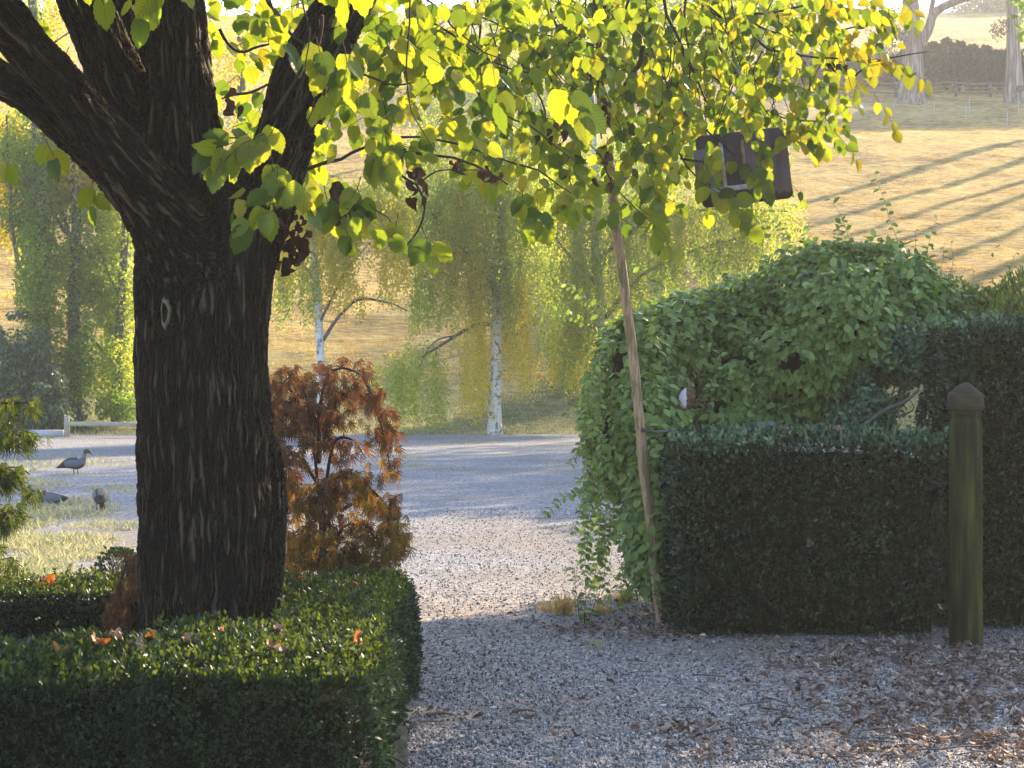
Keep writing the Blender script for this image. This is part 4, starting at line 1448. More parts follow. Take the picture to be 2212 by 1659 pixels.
def tree_limb(br, pts, D, r0, r1, sides=7, wob=.1):
    P = W([q[0] for q in pts], [q[1] for q in pts], D + np.zeros(len(pts)))
    Q = curve(P, 20)
    Q = Q + (np.stack([vnoise(Q * 1.5, 1), vnoise(Q * 1.5, 2), vnoise(Q * 1.5, 3)], -1) - .5) * wob
    br.tube(Q, np.linspace(r0, r1, len(Q)), sides)


def cloud(fo, cx, cy, rx, ry, D, dy, n, leaf, mi=0, tm=None, clump=0.42, cs=1.3):
    """leaf clusters through a volume"""
    if D < 60:
        n, leaf = int(n * 2.9), leaf * 1.12
    a = rnd(n) * (R.random(n) ** .4)[:, None]
    P = W(cx + a[:, 0] * rx, cy + a[:, 2] * ry, D)
    P[:, 1] += a[:, 1] * dy
    k = fbm(P * cs, 2, int(cx)) > clump
    P = P[k]
    scatter(fo, tm or RH, P, norm(rnd(len(P)) + [0, 0, -.6]), rnd(len(P)), leaf * R.uniform(.7, 1.3, len(P)), mi=mi)


def birch(label, bx, D, trunk_pts, r0, limbs, curtains, mats, group=None, extra=None, crown=None):
    b0 = W(bx, 0, D)
    b0[2] = float(height(b0[0], b0[1]))
    root = thing('weeping_birch', label, 'tree', b0, group)
    tk = MB()
    P = W([q[0] for q in trunk_pts], [q[1] for q in trunk_pts], D + np.zeros(len(trunk_pts)))
    P[0, 2] = b0[2] - .1
    Q = curve(P, 40)
    Q = Q + (np.stack([vnoise(Q * .9, 1), vnoise(Q * .9, 2), Q[:, 0] * 0 + .5], -1) - .5) * .08
    rr = np.interp(np.linspace(0, 1, len(Q)), [0, .04, .1, 1], [r0 * 1.3, r0 * 1.08, r0, r0 * .4])
    tk.tube(Q, rr * (1 + .1 * (vnoise(Q * 4, 3) - .5)), 12)
    tk.build('trunk', M['birchbark'], root, True)
    fo, br = MB(), MB()
    for l in limbs:
        tree_limb(br, l[0], D, l[1], l[2])
    for c in curtains:
        curtain(fo, br, *c[:4], D, *c[4:5], **c[5])
    # the crown goes on above the picture
    cx_, cr_, cn_ = crown or (0, 2.6, 1800)
    a = rnd(cn_) * (R.random(cn_) ** .45)[:, None]
    PP = np.array([P[-1, 0] + cx_, D, 12.0 + b0[2]]) + a * [cr_, cr_, 4.0]
    PP = PP[fbm(PP * .7, 2, 77) > .40]
    scatter(fo, RH, PP, norm(rnd(len(PP)) + [0, 0, -.7]), rnd(len(PP)), R.uniform(.10, .18, len(PP)))
    tk2 = MB()
    tk2.tube(np.array([P[-1], P[-1] + [.1, 0, 3.0], P[-1] + [0, 0, 6.0]]), [r0 * .4, r0 * .3, r0 * .1], 8)
    tk2.build('leader', M['birchbark'], root, True)
    if extra:
        extra(fo, br)
    br.build('branches', M['branch'], root, True)
    fo.build('foliage', mats, root)


K = dict
birch('weeping birch with chalky black marked trunk standing at the gravel edge', 1070, 43.6,
      [(1070, 932), (1069, 850), (1073, 740), (1076, 600), (1082, 450), (1085, 300), (1088, 150), (1090, 30)], .145,
      [([(1078, 700), (1030, 700), (985, 725), (940, 755), (905, 775)], .055, .02), ([(985, 725), (940, 740), (900, 800)], .02, .01), ([(1076, 640), (1020, 560), (960, 500), (920, 440)], .05, .02),
       ([(1080, 600), (1120, 520), (1160, 450), (1180, 400)], .05, .02), ([(1082, 480), (1040, 380), (1000, 320)], .04, .02), ([(1082, 420), (1130, 340), (1180, 300)], .04, .02)],
      [(800, 890, 770, 885, 30, K(mi=0, short=.3, arch=34)), (850, 965, 752, 936, 40, K(mi=0, short=.22, arch=26)), (895, 960, 420, 735, 50, K(mi=0)), (940, 1030, 380, 780, 70, K(mi=0, short=.6)),
       (960, 1030, 400, 690, 50, K(mi=1, short=.6)), (1010, 1052, 560, 918, 30, K(mi=1, short=.3)), (1030, 1115, 320, 735, 90, K(mi=0, short=.5)), (1075, 1140, 600, 880, 40, K(mi=1, short=.5)),
       (1090, 1180, 380, 820, 80, K(mi=0, short=.6)), (880, 1180, 270, 560, 130, K(mi=0, short=.6)), (900, 1180, 120, 340, 80, K(mi=0, short=.5))],
      [M['birch'], M['birch_yellow']])
birch('slim white birch with thin yellow foliage seen just beside the big dark trunk', 697, 40.5,
      [(700, 960), (697, 900), (695, 800), (690, 720), (683, 600), (676, 500), (668, 400), (650, 250), (640, 80)], .10,
      [([(695, 840), (665, 870), (640, 900)], .03, .01), ([(690, 740), (760, 650), (830, 650), (880, 670)], .04, .012), ([(690, 700), (740, 600), (800, 520)], .03, .01), ([(685, 620), (640, 560), (610, 540)], .03, .01),
       ([(676, 520), (740, 440), (800, 400)], .03, .01)],
      [(600, 740, 420, 660, 130, K(mi=1, short=1.0)), (700, 900, 430, 700, 220, K(mi=1, short=1.3)), (640, 900, 400, 600, 170, K(mi=0, short=1.0)), (600, 690, 560, 760, 60, K(mi=0, short=1)),
       (700, 790, 600, 720, 26, K(mi=1, short=1)), (600, 900, 120, 330, 90, K(mi=1, short=.8)), (820, 890, 560, 680, 26, K(mi=1, short=1))],
      [M['birch'], M['birch_yellow']])
birch('broad bluish green birch spreading behind the leaning pole and the climber', 1300, 49.0,
      [(1300, 870), (1296, 700), (1290, 560), (1285, 400), (1280, 200)], .16,
      [([(1296, 700), (1380, 600), (1500, 540), (1640, 500)], .06, .02), ([(1292, 620), (1220, 540), (1170, 480)], .05, .02), ([(1290, 560), (1400, 480), (1560, 450), (1700, 460)], .05, .02)],
      [(1160, 1260, 400, 760, 90, K(mi=0, short=.6)), (1180, 1270, 560, 890, 70, K(mi=0, short=.5)), (1240, 1360, 420, 800, 120, K(mi=0, short=.5)), (1330, 1480, 430, 720, 130, K(mi=0, short=.5)),
       (1460, 1640, 430, 640, 130, K(mi=0, short=.5)), (1600, 1740, 450, 620, 50, K(mi=0, short=.9)), (1180, 1300, 700, 900, 50, K(mi=1, short=.6)), (1180, 1700, 300, 520, 220, K(mi=0, short=.6)),
       (1500, 1700, 520, 620, 70, K(mi=0, short=.6)), (1400, 1740, 420, 600, 50, K(mi=1, short=1.0))],
      [M['birch'], M['birch_yellow']], crown=(2.6, 3.6, 8000))
birch('pale trunked birch half hidden among the middle birches', 1165, 56.0,
      [(1168, 800), (1166, 680), (1163, 560), (1160, 430), (1155, 250)], .13,
      [([(1165, 620), (1220, 520), (1260, 440)], .04, .015)],
      [(1060, 1260, 330, 600, 70, K(mi=1, short=.8, dd=.4)), (1100, 1240, 480, 760, 40, K(mi=1, short=.8, dd=.4))], [M['birch'], M['birch_yellow']])


def ivy_tree(label, bx, D, pts, r, clouds, limbs=(), mats=None, name='ivy_tree', ivy_h=None, n_ivy=2600):
    b0 = W(bx, 0, D)
    b0[2] = float(height(b0[0], b0[1]))
    root = thing(name, label, 'tree', b0)
    tk, fo, br = MB(), MB(), MB()
    P = W([q[0] for q in pts], [q[1] for q in pts], D + np.zeros(len(pts)))
    P[0, 2] = b0[2] - .1
    Q = curve(P, 30)
    tk.tube(Q, np.linspace(r, r * .5, len(Q)), 9)
    tk.build('trunk', M['branch'], root, True)
    if n_ivy:
        k = R.integers(0, len(Q), n_ivy)
        a = R.uniform(0, 2 * np.pi, n_ivy)
        rr = r * np.interp(k, [0, len(Q)], [1.0, .6]) + np.abs(R.normal(size=n_ivy)) * .13 + .03
        PP = Q[k] + np.c_[np.cos(a) * rr, np.sin(a) * rr, R.uniform(-.25, .25, n_ivy)]
        out = np.c_[np.cos(a), np.sin(a), 0 * a]
        scatter(fo, RH, PP, norm(out * .4 + [0, 0, -.8] + rnd(n_ivy) * .4), norm(out + [0, 0, .4] + rnd(n_ivy) * .4), R.uniform(.05, .10, n_ivy), np.full(n_ivy, 1.5))
    for c in clouds:
        cloud(fo, *c)
    for l in limbs:
        tree_limb(br, l[0], D, l[1], l[2])
    if limbs:
        br.build('branches', M['branch'], root, True)
    fo.build('foliage', mats or [M['ivy'], M['birch_yellow'], M['birch']], root)


ivy_tree('tall ivy wrapped trunk with yellow leaves nearest the frame edge beyond the yard', 75, 44.5, [(100, 945), (95, 800), (90, 600), (85, 400), (78, 200), (70, 0)], .20,
         [(70, 380, 80, 170, 45, 1.2, 4200, .08, 0), (30, 260, 90, 150, 46, 1.2, 3600, .08, 1), (90, 600, 60, 160, 44.3, .7, 2400, .075, 0), (60, 80, 140, 120, 46, 1.2, 3200, .08, 1), (20, 480, 50, 160, 46, .8, 2000, .07, 1)],
         [([(90, 700), (40, 560), (20, 400), (10, 250)], .06, .02)], n_ivy=3600)
ivy_tree('dark ivy covered trunk with bare lower limbs behind the log rail', 150, 45.0, [(165, 945), (160, 800), (160, 600), (165, 450), (150, 300)], .17,
         [(150, 330, 60, 120, 45.5, 1, 2400, .08, 1), (180, 540, 60, 120, 45.4, .9, 2600, .07, 0), (160, 760, 50, 120, 44.6, .5, 1600, .07, 0)],
         [([(160, 540), (130, 430), (110, 330)], .05, .02), ([(95, 430), (150, 510), (180, 540)], .05, .03), ([(175, 760), (150, 850), (190, 930)], .03, .02)], n_ivy=2600)
ivy_tree('leafy green tree just beside the big trunk behind the log rail', 250, 45.5, [(250, 945), (252, 820), (262, 650), (272, 480), (280, 300)], .13,
         [(235, 470, 75, 130, 46, 1.1, 3400, .07, 2), (240, 650, 75, 130, 46, 1.0, 4000, .07, 2), (240, 800, 65, 90, 45.5, .9, 2800, .07, 2), (215, 330, 70, 110, 46, 1, 2600, .075, 1), (255, 880, 50, 40, 45, .5, 900, .06, 0)],
         [([(262, 650), (220, 560), (200, 520)], .03, .01), ([(255, 800), (210, 740), (190, 700)], .03, .01)], n_ivy=900)
root = thing('laurel_bush', 'dense blue green bush at the foot of the ivy trees', 'bush', W(50, 940, 43.6))
fo = MB()
for a_ in [(40, 760, 70, 90, 43.8, .8, 3800, .085, 0, None, .42), (60, 850, 90, 80, 43.6, .8, 4200, .085, 0, None, .42), (10, 860, 60, 70, 43.4, .6, 2200, .085, 0, None, .3), (100, 900, 60, 45, 43.5, .5, 1800, .07, 0, None, .3)]:
    cloud(fo, *a_)
fo.build('foliage', M['dark_shrub'], root)
br = MB()
for q in range(26):
    a_, b_ = R.uniform(20, 140), R.uniform(20, 150)
    tree_limb(br, [(a_, 940), ((a_ + b_) / 2, R.uniform(860, 900)), (b_, R.uniform(780, 870))], 43.4, .015, .006, 4, .2)
br.build('branches', M['branch'], root)
# trees further back that show as yellow green light between the leaves
for lab, bx, D, cl in [('tall sunlit yellow green tree rising behind the upper fork of the trunk', 520, 62, [(520, 150, 110, 170, 62, 1.5, 5200, .11, 1), (560, 330, 80, 110, 62, 1.2, 2400, .11, 2)]),
                       ('hazy green tree on the slope behind the hanging linden leaves', 800, 88, [(800, 90, 150, 110, 88, 2.2, 5200, .15, 2), (700, 60, 90, 90, 88, 2, 2600, .15, 1)]),
                       ('faint hazy tree on the slope behind the densest linden leaves', 1330, 92, [(1250, 60, 160, 110, 92, 2.4, 5200, .16, 2), (1480, 90, 150, 100, 92, 2, 4200, .16, 2)])]:
    zb = float(height(W(bx, 0, D)[0], D))
    yb = 790 + (1.5 - zb) / D * FD
    ivy_tree(lab, bx, D, [(bx, yb), (bx + 5, yb - 60), (bx, 80)], .25, cl, name='broadleaf_tree', n_ivy=0)

# ------------------------------------------------------------------ gum trees, conifers and fences on the rise
def gum(label, pts, D, limbs, tufts, group=None, extra_h=9):
    P = W([q[0] for q in pts], [q[1] for q in pts], D + np.zeros(len(pts)))
    P[0, 2] = float(height(P[0, 0], P[0, 1])) - .3
    rr = np.array([q[2] for q in pts]) / FD * D
    P = np.vstack([P, P[-1] + [.3, 0, extra_h * .5], P[-1] + [-.2, .3, extra_h]])
    rr = np.concatenate([rr, [rr[-1] * .7, rr[-1] * .25]])
    root = thing('gum_tree', label, 'tree', P[0] + [0, 0, .3], group)
    Q = curve(np.c_[P, rr], 40)
    tk = MB()
    n = len(Q)
    tk.tube(Q[:, :3], Q[:, 3], 20)
    V = tk.V[0]
    ang = np.tile(np.arange(20), n)
    f = 1 + .14 * (hashn(ang, ang * 0, ang * 0, 3) - .5) * np.repeat(np.clip(1.6 - np.arange(n) / 10, .3, 1.6), 20)
    C = np.repeat(Q[:, :3], 20, 0)
    tk.V[0] = C + (V - C) * f[:, None]
    tk.build('trunk', M['gum'], root, True)
    br, fo = MB(), MB()
    for l in limbs:
        tree_limb(br, l[0], D, l[1], l[2], 8, .3)
    for c in tufts:
        cloud(fo, *c)
    br.build('branches', M['gum'], root, True)
    fo.build('foliage', M['gumleaf'], root)
    return root


Dg = float(hit(1965, 222))
gum('old gum tree with pale streaked flared trunk and a long rising side limb', [(1970, 228, 36), (1970, 205, 30), (1971, 160, 24), (1971, 90, 20), (1969, 30, 18), (1966, -40, 17)], Dg,
    [([(1990, 95), (2006, 60), (2013, 37), (2040, 12), (2100, -12), (2160, -50)], .32, .2), ([(2012, 38), (2014, 10), (2030, -40)], .2, .12), ([(1950, 85), (1930, 60), (1905, 20), (1880, -40)], .22, .12)],
    [(1925, 60, 60, 60, Dg, 2.5, 900, .2, 0, None, .45), (1915, 95, 45, 30, Dg, 2, 400, .2, 0, None, .45), (1900, -120, 160, 90, Dg, 4, 2200, .28, 0, None, .42), (2080, -130, 120, 70, Dg, 4, 1500, .28, 0, None, .42)],
    'gum trees on the rise')
Dg2 = float(hit(2190, 222))
gum('straight gum trunk with a small box nailed to it, close to the frame edge', [(2192, 228, 26), (2191, 200, 21), (2190, 140, 17), (2188, 80, 14), (2186, 0, 12), (2184, -60, 11)], Dg2,
    [([(2186, 60), (2175, 50), (2160, 48)], .08, .04), ([(2186, -30), (2140, -80), (2110, -140)], .18, .1)],
    [(2160, 62, 22, 26, Dg2, 1, 260, .16, 0, None, .3), (2150, -150, 130, 80, Dg2, 4, 1500, .28, 0, None, .42)], 'gum trees on the rise')
# (the nest box is nailed on: part of nothing else)
c = W(2204, 192, Dg2 - .75)
nb = thing('nest_box', 'tiny pale box fixed to the straight gum trunk', 'box', c)
mb = MB(); mb.box(c, (.32, .25, .26)); mb.build('box_body', M['greywood'], nb)
mb = MB(); mb.box(c + [0, -.03, .15], (.38, .36, .035)); mb.build('lid', M['greywood'], nb)
# the rest of that row stands outside the picture and throws the long stripes of shade over the slope
for k, (gx, gy, r_g) in enumerate([(35.0, 112, .50), (37.5, 104, .40), (39.5, 98.5, .55), (42, 94.5, .45), (33.5, 79, .5), (37, 73, .45), (41, 66, .5), (35.4, 108, .4), (36.7, 106, .34), (38.5, 101, .36)]):
    z0 = float(height(gx, gy))
    root = thing('gum_tree', ['slim gum tree standing first beyond the straight gum', 'slim gum tree second beyond the straight gum', 'stouter gum tree third beyond the straight gum', 'thin gum tree fourth beyond the straight gum',
                              'bushy gum tree lower on the slope outside the picture', 'bushy gum tree beside the lower slope gum', 'bushy gum tree nearest the yard on the slope', 'gum tree fifth beyond the straight gum', 'gum tree sixth beyond the straight gum', 'gum tree seventh beyond the straight gum'][k], 'tree', (gx, gy, z0), 'gum trees on the rise')
    mb = MB()
    Q = curve(np.array([[gx, gy, z0 - .2], [gx + .1, gy, z0 + 4], [gx - .1, gy, z0 + 9], [gx, gy, z0 + 14]]), 16)
    mb.tube(Q, np.linspace(r_g, r_g * .4, len(Q)), 9)
    mb.build('trunk', M['gum'], root, True)
    mb = MB()
    hi = k < 4 or k > 6
    n = 900 if hi else 2600
    a = rnd(n) * (R.random(n) ** .4)[:, None]
    PP = np.array([gx, gy, z0 + (15 if hi else 6.0)]) + a * ([2.2, 2.2, 2.5] if hi else [3.2, 3.2, 5.0])
    scatter(mb, RH, PP, rnd(n), rnd(n), R.uniform(.2, .45, n))
    mb.build('foliage', M['gumleaf'], root)

# conifer windbreak
Dh = 128.0
x0, x1 = W(1700, 0, Dh)[0], W(2300, 0, Dh)[0]
root = thing('conifer_hedge', 'long dark conifer windbreak behind the rail fence on the rise', 'hedge', ((x0 + x1) / 2, Dh, float(height((x0 + x1) / 2, Dh))))
mb, tk = MB(), MB()
xx = x0
while xx < x1:
    zz = float(height(xx, Dh))
    dxp = xx / Dh * FD + 1106
    topy = float(np.interp(dxp, [1700, 1780, 1900, 2000, 2040, 2090, 2110, 2130, 2150, 2212, 2300], [120, 115, 120, 95, 86, 88, 112, 102, 112, 106, 100]))
    ht = (1.5 - (topy - 790) / FD * Dh) - zz + R.normal() * .12
    n = 1500
    tt = R.random(n) ** .8
    a = R.uniform(0, 2 * np.pi, n)
    rr = (1 - tt ** 2.2) * 1.15 * R.uniform(.55, 1.05, n)
    P = np.c_[xx + rr * np.cos(a), Dh + rr * np.sin(a) * 1.2, zz + tt * ht]
    d = norm(np.c_[np.cos(a), np.sin(a), .6 + 0 * a] + rnd(n) * .5)
    scatter(mb, t_rhomb(.22), P, d, rnd(n), R.uniform(.18, .42, n))
    tk.tube(np.array([[xx, Dh, zz - .2], [xx, Dh, zz + ht * .8]]), [.12, .03], 6)
    xx += .85
mb.build('foliage', M['conifer'], root)
tk.build('trunk', M['branch'], root)

# post and rail fence
M['fencewood'] = simplemat('grey_fence_wood', (.16, .13, .11), .9, .15, .4, 4)
Df = 122.0
root = thing('rail_fence', 'old dark post and rail fence in front of the conifer windbreak', 'fence', W(2000, 212, Df))
for px in (1800, 1862, 1935, 2003, 2065, 2139, 2208, 2270):
    mb = MB()
    b_ = W(px, 0, Df)
    zb = float(height(b_[0], Df))
    mb.box((b_[0], Df, zb + .42), (.16, .16, 1.1))
    mb.build('fence_post', M['fencewood'], root)
for off in (.82, .55, .25):
    mb = MB()
    P = []
    for px in range(1800, 2290, 20):
        b_ = W(px, 0, Df)
        P.append([b_[0], Df - .11, float(height(b_[0], Df)) + off + .03 * math.sin(px * .05)])
    mb.tube(np.array(P), .05, 4)
    mb.build('rail', M['fencewood'], root)
# two runs of thin white posts with wire
M['whitepost'] = simplemat('white_post_paint', (.42, .42, .45), .6, .3, .08)
M['wire'] = simplemat('galvanised_wire', (.35, .35, .37), .5, .4, .1)
for nm, pl in (('wire fence on thin white posts, lower of the two runs across the slope', [(730, 244), (790, 246), (876, 248), (960, 250), (1825, 256), (1907, 260), (1996, 268), (2086, 264), (2176, 276), (2270, 280)]),
               ('wire fence on thin white posts, upper of the two runs across the slope', [(700, 240), (780, 242), (851, 241), (900, 243), (1690, 246), (1780, 249), (1865, 252), (1931, 253), (2018, 254), (2094, 253), (2200, 252), (2280, 252)])):
    ps = []
    for px, py in pl:
        D = hit(px, py)
        b_ = W(px, py, D)
        ps.append((b_[0], b_[1], float(height(b_[0], b_[1]))))
    root = thing('wire_fence', nm, 'fence', ps[0])
    for q in ps:
        mb = MB()
        mb.box((q[0], q[1], q[2] + .40), (.04, .04, .9))
        mb.build('fence_post', M['whitepost'], root)
    for off in (.72, .45, .2):
        mb = MB()
        mb.tube(np.array(ps) + [0, .04, off], .008, 3)
        mb.build('wire', M['wire'], root)
# far trees on the skyline
for lab, px, D, cl in [('pale hazy tree on the skyline above the sunlit field', 2130, 214, [(2120, 12, 70, 30, 214, 3, 2600, .35, 0, None, .38), (2180, 10, 60, 34, 214, 3, 2600, .35, 0, None, .38)]),
                       ('faint row tree on the skyline behind the linden leaves', 1760, 216, [(1740, 15, 90, 26, 216, 3, 2200, .35, 0, None, .4)])]:
    zb = float(height(W(px, 0, D)[0], D))
    yb = 790 + (1.5 - zb) / D * FD
    ivy_tree(lab, px, D, [(px, yb + 3), (px + 2, yb - 20), (px, yb - 45)], .35, cl, [([(px, yb - 5), (px - 30, yb - 25), (px - 55, yb - 35)], .2, .08), ([(px, yb - 8), (px + 30, yb - 25), (px + 60, yb - 40)], .2, .08)], [M['gumleaf']] * 3, 'skyline_tree', n_ivy=0)

# ------------------------------------------------------------------ unseen trees added beside the yard and on the rise to cast shade
def unseen_shade_tree(label, x, y, h_, r, n=5200, leaf=.32, trunk=.3, low=.2):
    z0 = float(height(x, y))
    root = thing('unseen_shade_tree', label, 'tree', (x, y, z0), 'unseen trees added for shade')
    mb = MB()
    mb.tube(np.array([[x, y, z0 - .1], [x + .1, y, z0 + h_ * .4], [x, y, z0 + h_ * .8]]), [trunk, trunk * .7, trunk * .3], 9)
    mb.build('trunk', M['branch'], root, True)
    a = rnd(n) * (R.random(n) ** .35)[:, None]
    P = np.array([x, y, z0 + h_ * (.5 + low / 2)]) + a * [r, r, h_ * (.5 - low / 2)]
    P = P[fbm(P * .6, 2, int(x * 7)) > .36]
    mb = MB()
    scatter(mb, RH, P, rnd(len(P)), rnd(len(P)), leaf * R.uniform(.6, 1.3, len(P)))
    mb.build('foliage', M['ivy'], root)


for q in [('unseen round shade tree farthest along the yard', 18.5, 57, 19, 4.4, 9000), ('unseen tall shade tree beside the farthest one', 24.5, 60, 19, 4.8, 9000), ('unseen round shade tree second along the yard', 26.5, 56, 11.5, 4.8), ('unseen round shade tree third along the yard', 16.2, 44.0, 13, 4.0, 7000),
          ('unseen round shade tree beside the gravel', 12.8, 34.0, 9.0, 3.4), ('unseen broad shade tree behind the gravel shade', 20.0, 38.5, 11.5, 4.0), ('unseen broad shade tree nearer the bank', 24, 47, 13, 4.4, 7000), ('unseen low shade tree behind the climber', 8.4, 22.0, 4.6, 2.4), ('unseen small shade tree behind the tall hedge', 5.1, 14.2, 4.3, 1.2, 7000, .12, .45), ('unseen middling shade tree behind the small one', 7.5, 19.7, 6.8, 1.95, 7000, .16, .15, .4), ('unseen high shade tree on the bank', 33.0, 62.0, 12, 5.0)]:
    unseen_shade_tree(*q)
for q in [('unseen rounded shade tree behind the row of gums, nearest its visible end', 37, 133, 9.5, 4.2), ('unseen rounded shade tree second behind the row of gums', 44, 137, 9.5, 4.6), ('unseen rounded shade tree third behind the row of gums', 51, 134, 9, 4.5),
          ('rounded tree on the rise hidden by the linden leaves', 17.0, 137, 8.5, 4.0), ('second rounded tree on the rise hidden by the linden leaves', 9.5, 135, 8.5, 4.4), ('third rounded tree on the rise hidden by the linden leaves', 2.0, 137, 8.5, 4.4)]:
    unseen_shade_tree(*q, 5200, .4)  # added to throw shade on the upper slope

# ------------------------------------------------------------------ log rail and low wall by the yard
M['log'] = simplemat('bleached_log', (.33, .31, .26), .85, .2, .3, 6, (.6, 4, 4))
root = thing('log_barrier', 'low pale log rail on stub posts at the far edge of the gravel', 'barrier', W(143, 945, 41.6) * [1, 1, 0])
mb = MB()
P = W([140, 200, 260, 330], [916, 916, 917, 918], 41.6)
mb.tube(curve(P, 14), .048 * (1 + .06 * np.sin(np.arange(16)[:len(curve(P, 14))])), 10)
mb.build('log_rail', M['log'], root, True)
for px in (144, 322):
    mb = MB()
    b_ = W(px, 0, 41.7)
    mb.tube(np.array([[b_[0], 41.72, -.05], [b_[0], 41.72, .40], [b_[0], 41.72, .46]]), [.062, .06, .052], 10)
    mb.build('stub_post', M['log'], root, True)
c = W(100, 0, 42.0)
mb = MB()
mb.box((c[0], 42, .07), (.75, .22, .15))
tag(mb.build('concrete_block', simplemat('pale_concrete', (.42, .42, .44), .8, .2, .15, 8), loc=(c[0], 42, 0)), 'long pale concrete block lying by the log rail', 'block')


# ------------------------------------------------------------------ ducks
def duckbody(name, spine, mats, bands, root):
    """one continuous body swept along the spine: (x, z, half width, half height)"""
    S = np.array(spine, float)
    Q = curve(S, 54)
    n, m = len(Q), 20
    T = norm(np.gradient(Q[:, :2], axis=0))
    up = np.c_[-T[:, 1], T[:, 0]]
    th = np.arange(m) / m * 2 * np.pi
    V = np.zeros((n, m, 3))
    V[..., 0] = Q[:, 0:1] + up[:, 0:1] * Q[:, 3:4] * np.sin(th)
    V[..., 2] = Q[:, 1:2] + up[:, 1:2] * Q[:, 3:4] * np.sin(th)
    V[..., 1] = Q[:, 2:3] * np.cos(th)
    i = np.arange(n - 1)[:, None] * m
    j = np.arange(m)[None]
    k = (j + 1) % m
    F = np.stack([i + j, i + k, i + k + m, i + j + m], -1).reshape(-1, 4)
    mb = MB()
    mb.add(V.reshape(-1, 3), [F, np.array([[q for q in range(m)][::-1]]), np.array([[(n - 1) * m + q for q in range(m)]])])
    fi = np.repeat(np.linspace(0, 1, n - 1), m)
    fj = np.tile(th, n - 1)
    mi = bands(fi, fj)
    mb.M = [mi, np.array([mi[0]]), np.array([mi[-1]])]
    o = mb.build(name, mats, None, True)
    o.parent = root
    return o


DK = [simplemat('duck_grey_feathers', (.115, .12, .14), .7, .2, .15, 60), simplemat('duck_brown_head', (.12, .06, .035), .7, .2, .3, 80), simplemat('duck_black_feathers', (.02, .02, .02), .6, .3), simplemat('duck_bill', (.05, .045, .04), .5, .4),
      simplemat('duck_speckled_flank', (.17, .155, .14), .8, .2, .6, 90)]


def bands_side(f, a):
    m = np.zeros(len(f), int)
    up = np.sin(a)
    m[(f < .17)] = 2
    m[(f > .13) & (f < .42) & (up > .62) & (up < .93)] = 2
    m[(f < .40) & (up < -.45) & (up > -.8)] = 2
    m[(f > .62)] = 1
    m[(f > .50) & (f <= .62)] = 4
    m[f > .90] = 3
    return m


c = W(168, 0, 27.6)
root = thing('duck', 'grey duck with brown head walking on the gravel, facing the big tree', 'duck', (c[0] - .06, 27.6, -.05))
duckbody('body', [(-.235, .135, .012, .006), (-.20, .150, .03, .018), (-.13, .18, .055, .05), (-.05, .205, .082, .078), (.04, .205, .090, .088), (.10, .215, .07, .075), (.135, .26, .036, .042), (.150, .31, .024, .028), (.160, .345, .026, .030),
                  (.180, .368, .030, .034), (.205, .366, .026, .028), (.225, .350, .014, .014), (.245, .332, .011, .008), (.258, .318, .008, .004)], DK, bands_side, root)
for sg in (-1, 1):
    mb = MB()
    mb.tube(np.array([[.03 + .02 * sg, .03 * sg, .13], [.035 + .02 * sg, .03 * sg, .07], [.03 + .02 * sg, .03 * sg, .012]]), .008, 6)
    mb.tube(np.array([[.03 + .02 * sg, .03 * sg, .012], [.075 + .02 * sg, .03 * sg, .006]]), [.008, .016], 5, flat=.3)
    o = mb.build('leg', DK[3]); o.parent = root
mb = MB()
mb.tube(np.array([[.188, -.030, .374], [.188, -.034, .374]]), .006, 6)
o = mb.build('eye', DK[2]); o.parent = root

# duck seen from behind, feeding
c = W(217, 0, 20.4)
root = thing('duck', 'round backed grey duck seen from behind with its head down, nearest the big trunk', 'duck', (c[0], 20.4, 0))
root.rotation_euler = (0, 0, math.radians(97))
duckbody('body', [(-.17, .105, .014, .01), (-.14, .12, .04, .03), (-.08, .155, .066, .062), (0, .175, .084, .080), (.07, .165, .080, .075), (.12, .13, .05, .05), (.15, .09, .028, .03), (.175, .055, .026, .028), (.195, .03, .02, .02), (.205, .012, .008, .006)],
         [DK[4], DK[1], DK[2], DK[3], DK[4]], bands_side, root)
for sg in (-1, 1):
    mb = MB()
    mb.tube(np.array([[0, .035 * sg, .11], [.0, .037 * sg, .05], [0, .037 * sg, .01]]), .008, 6)
    mb.tube(np.array([[0, .037 * sg, .01], [.045, .04 * sg, .006]]), [.008, .016], 5, flat=.3)
    o = mb.build('leg', DK[3]); o.parent = root
# resting duck, half hidden by grass
c = W(112, 0, 21.6)
root = thing('duck', 'blue grey duck resting low, half hidden in the frosty grass', 'duck', (c[0], 21.6, -.04))
root.rotation_euler = (0, 0, math.radians(172))
duckbody('body', [(-.19, .11, .012, .006), (-.15, .11, .04, .025), (-.07, .10, .075, .06), (.02, .10, .088, .075), (.09, .11, .07, .06), (.12, .13, .035, .035), (.10, .155, .028, .03), (.075, .165, .026, .026), (.04, .155, .012, .010)],
         DK, bands_side, root)

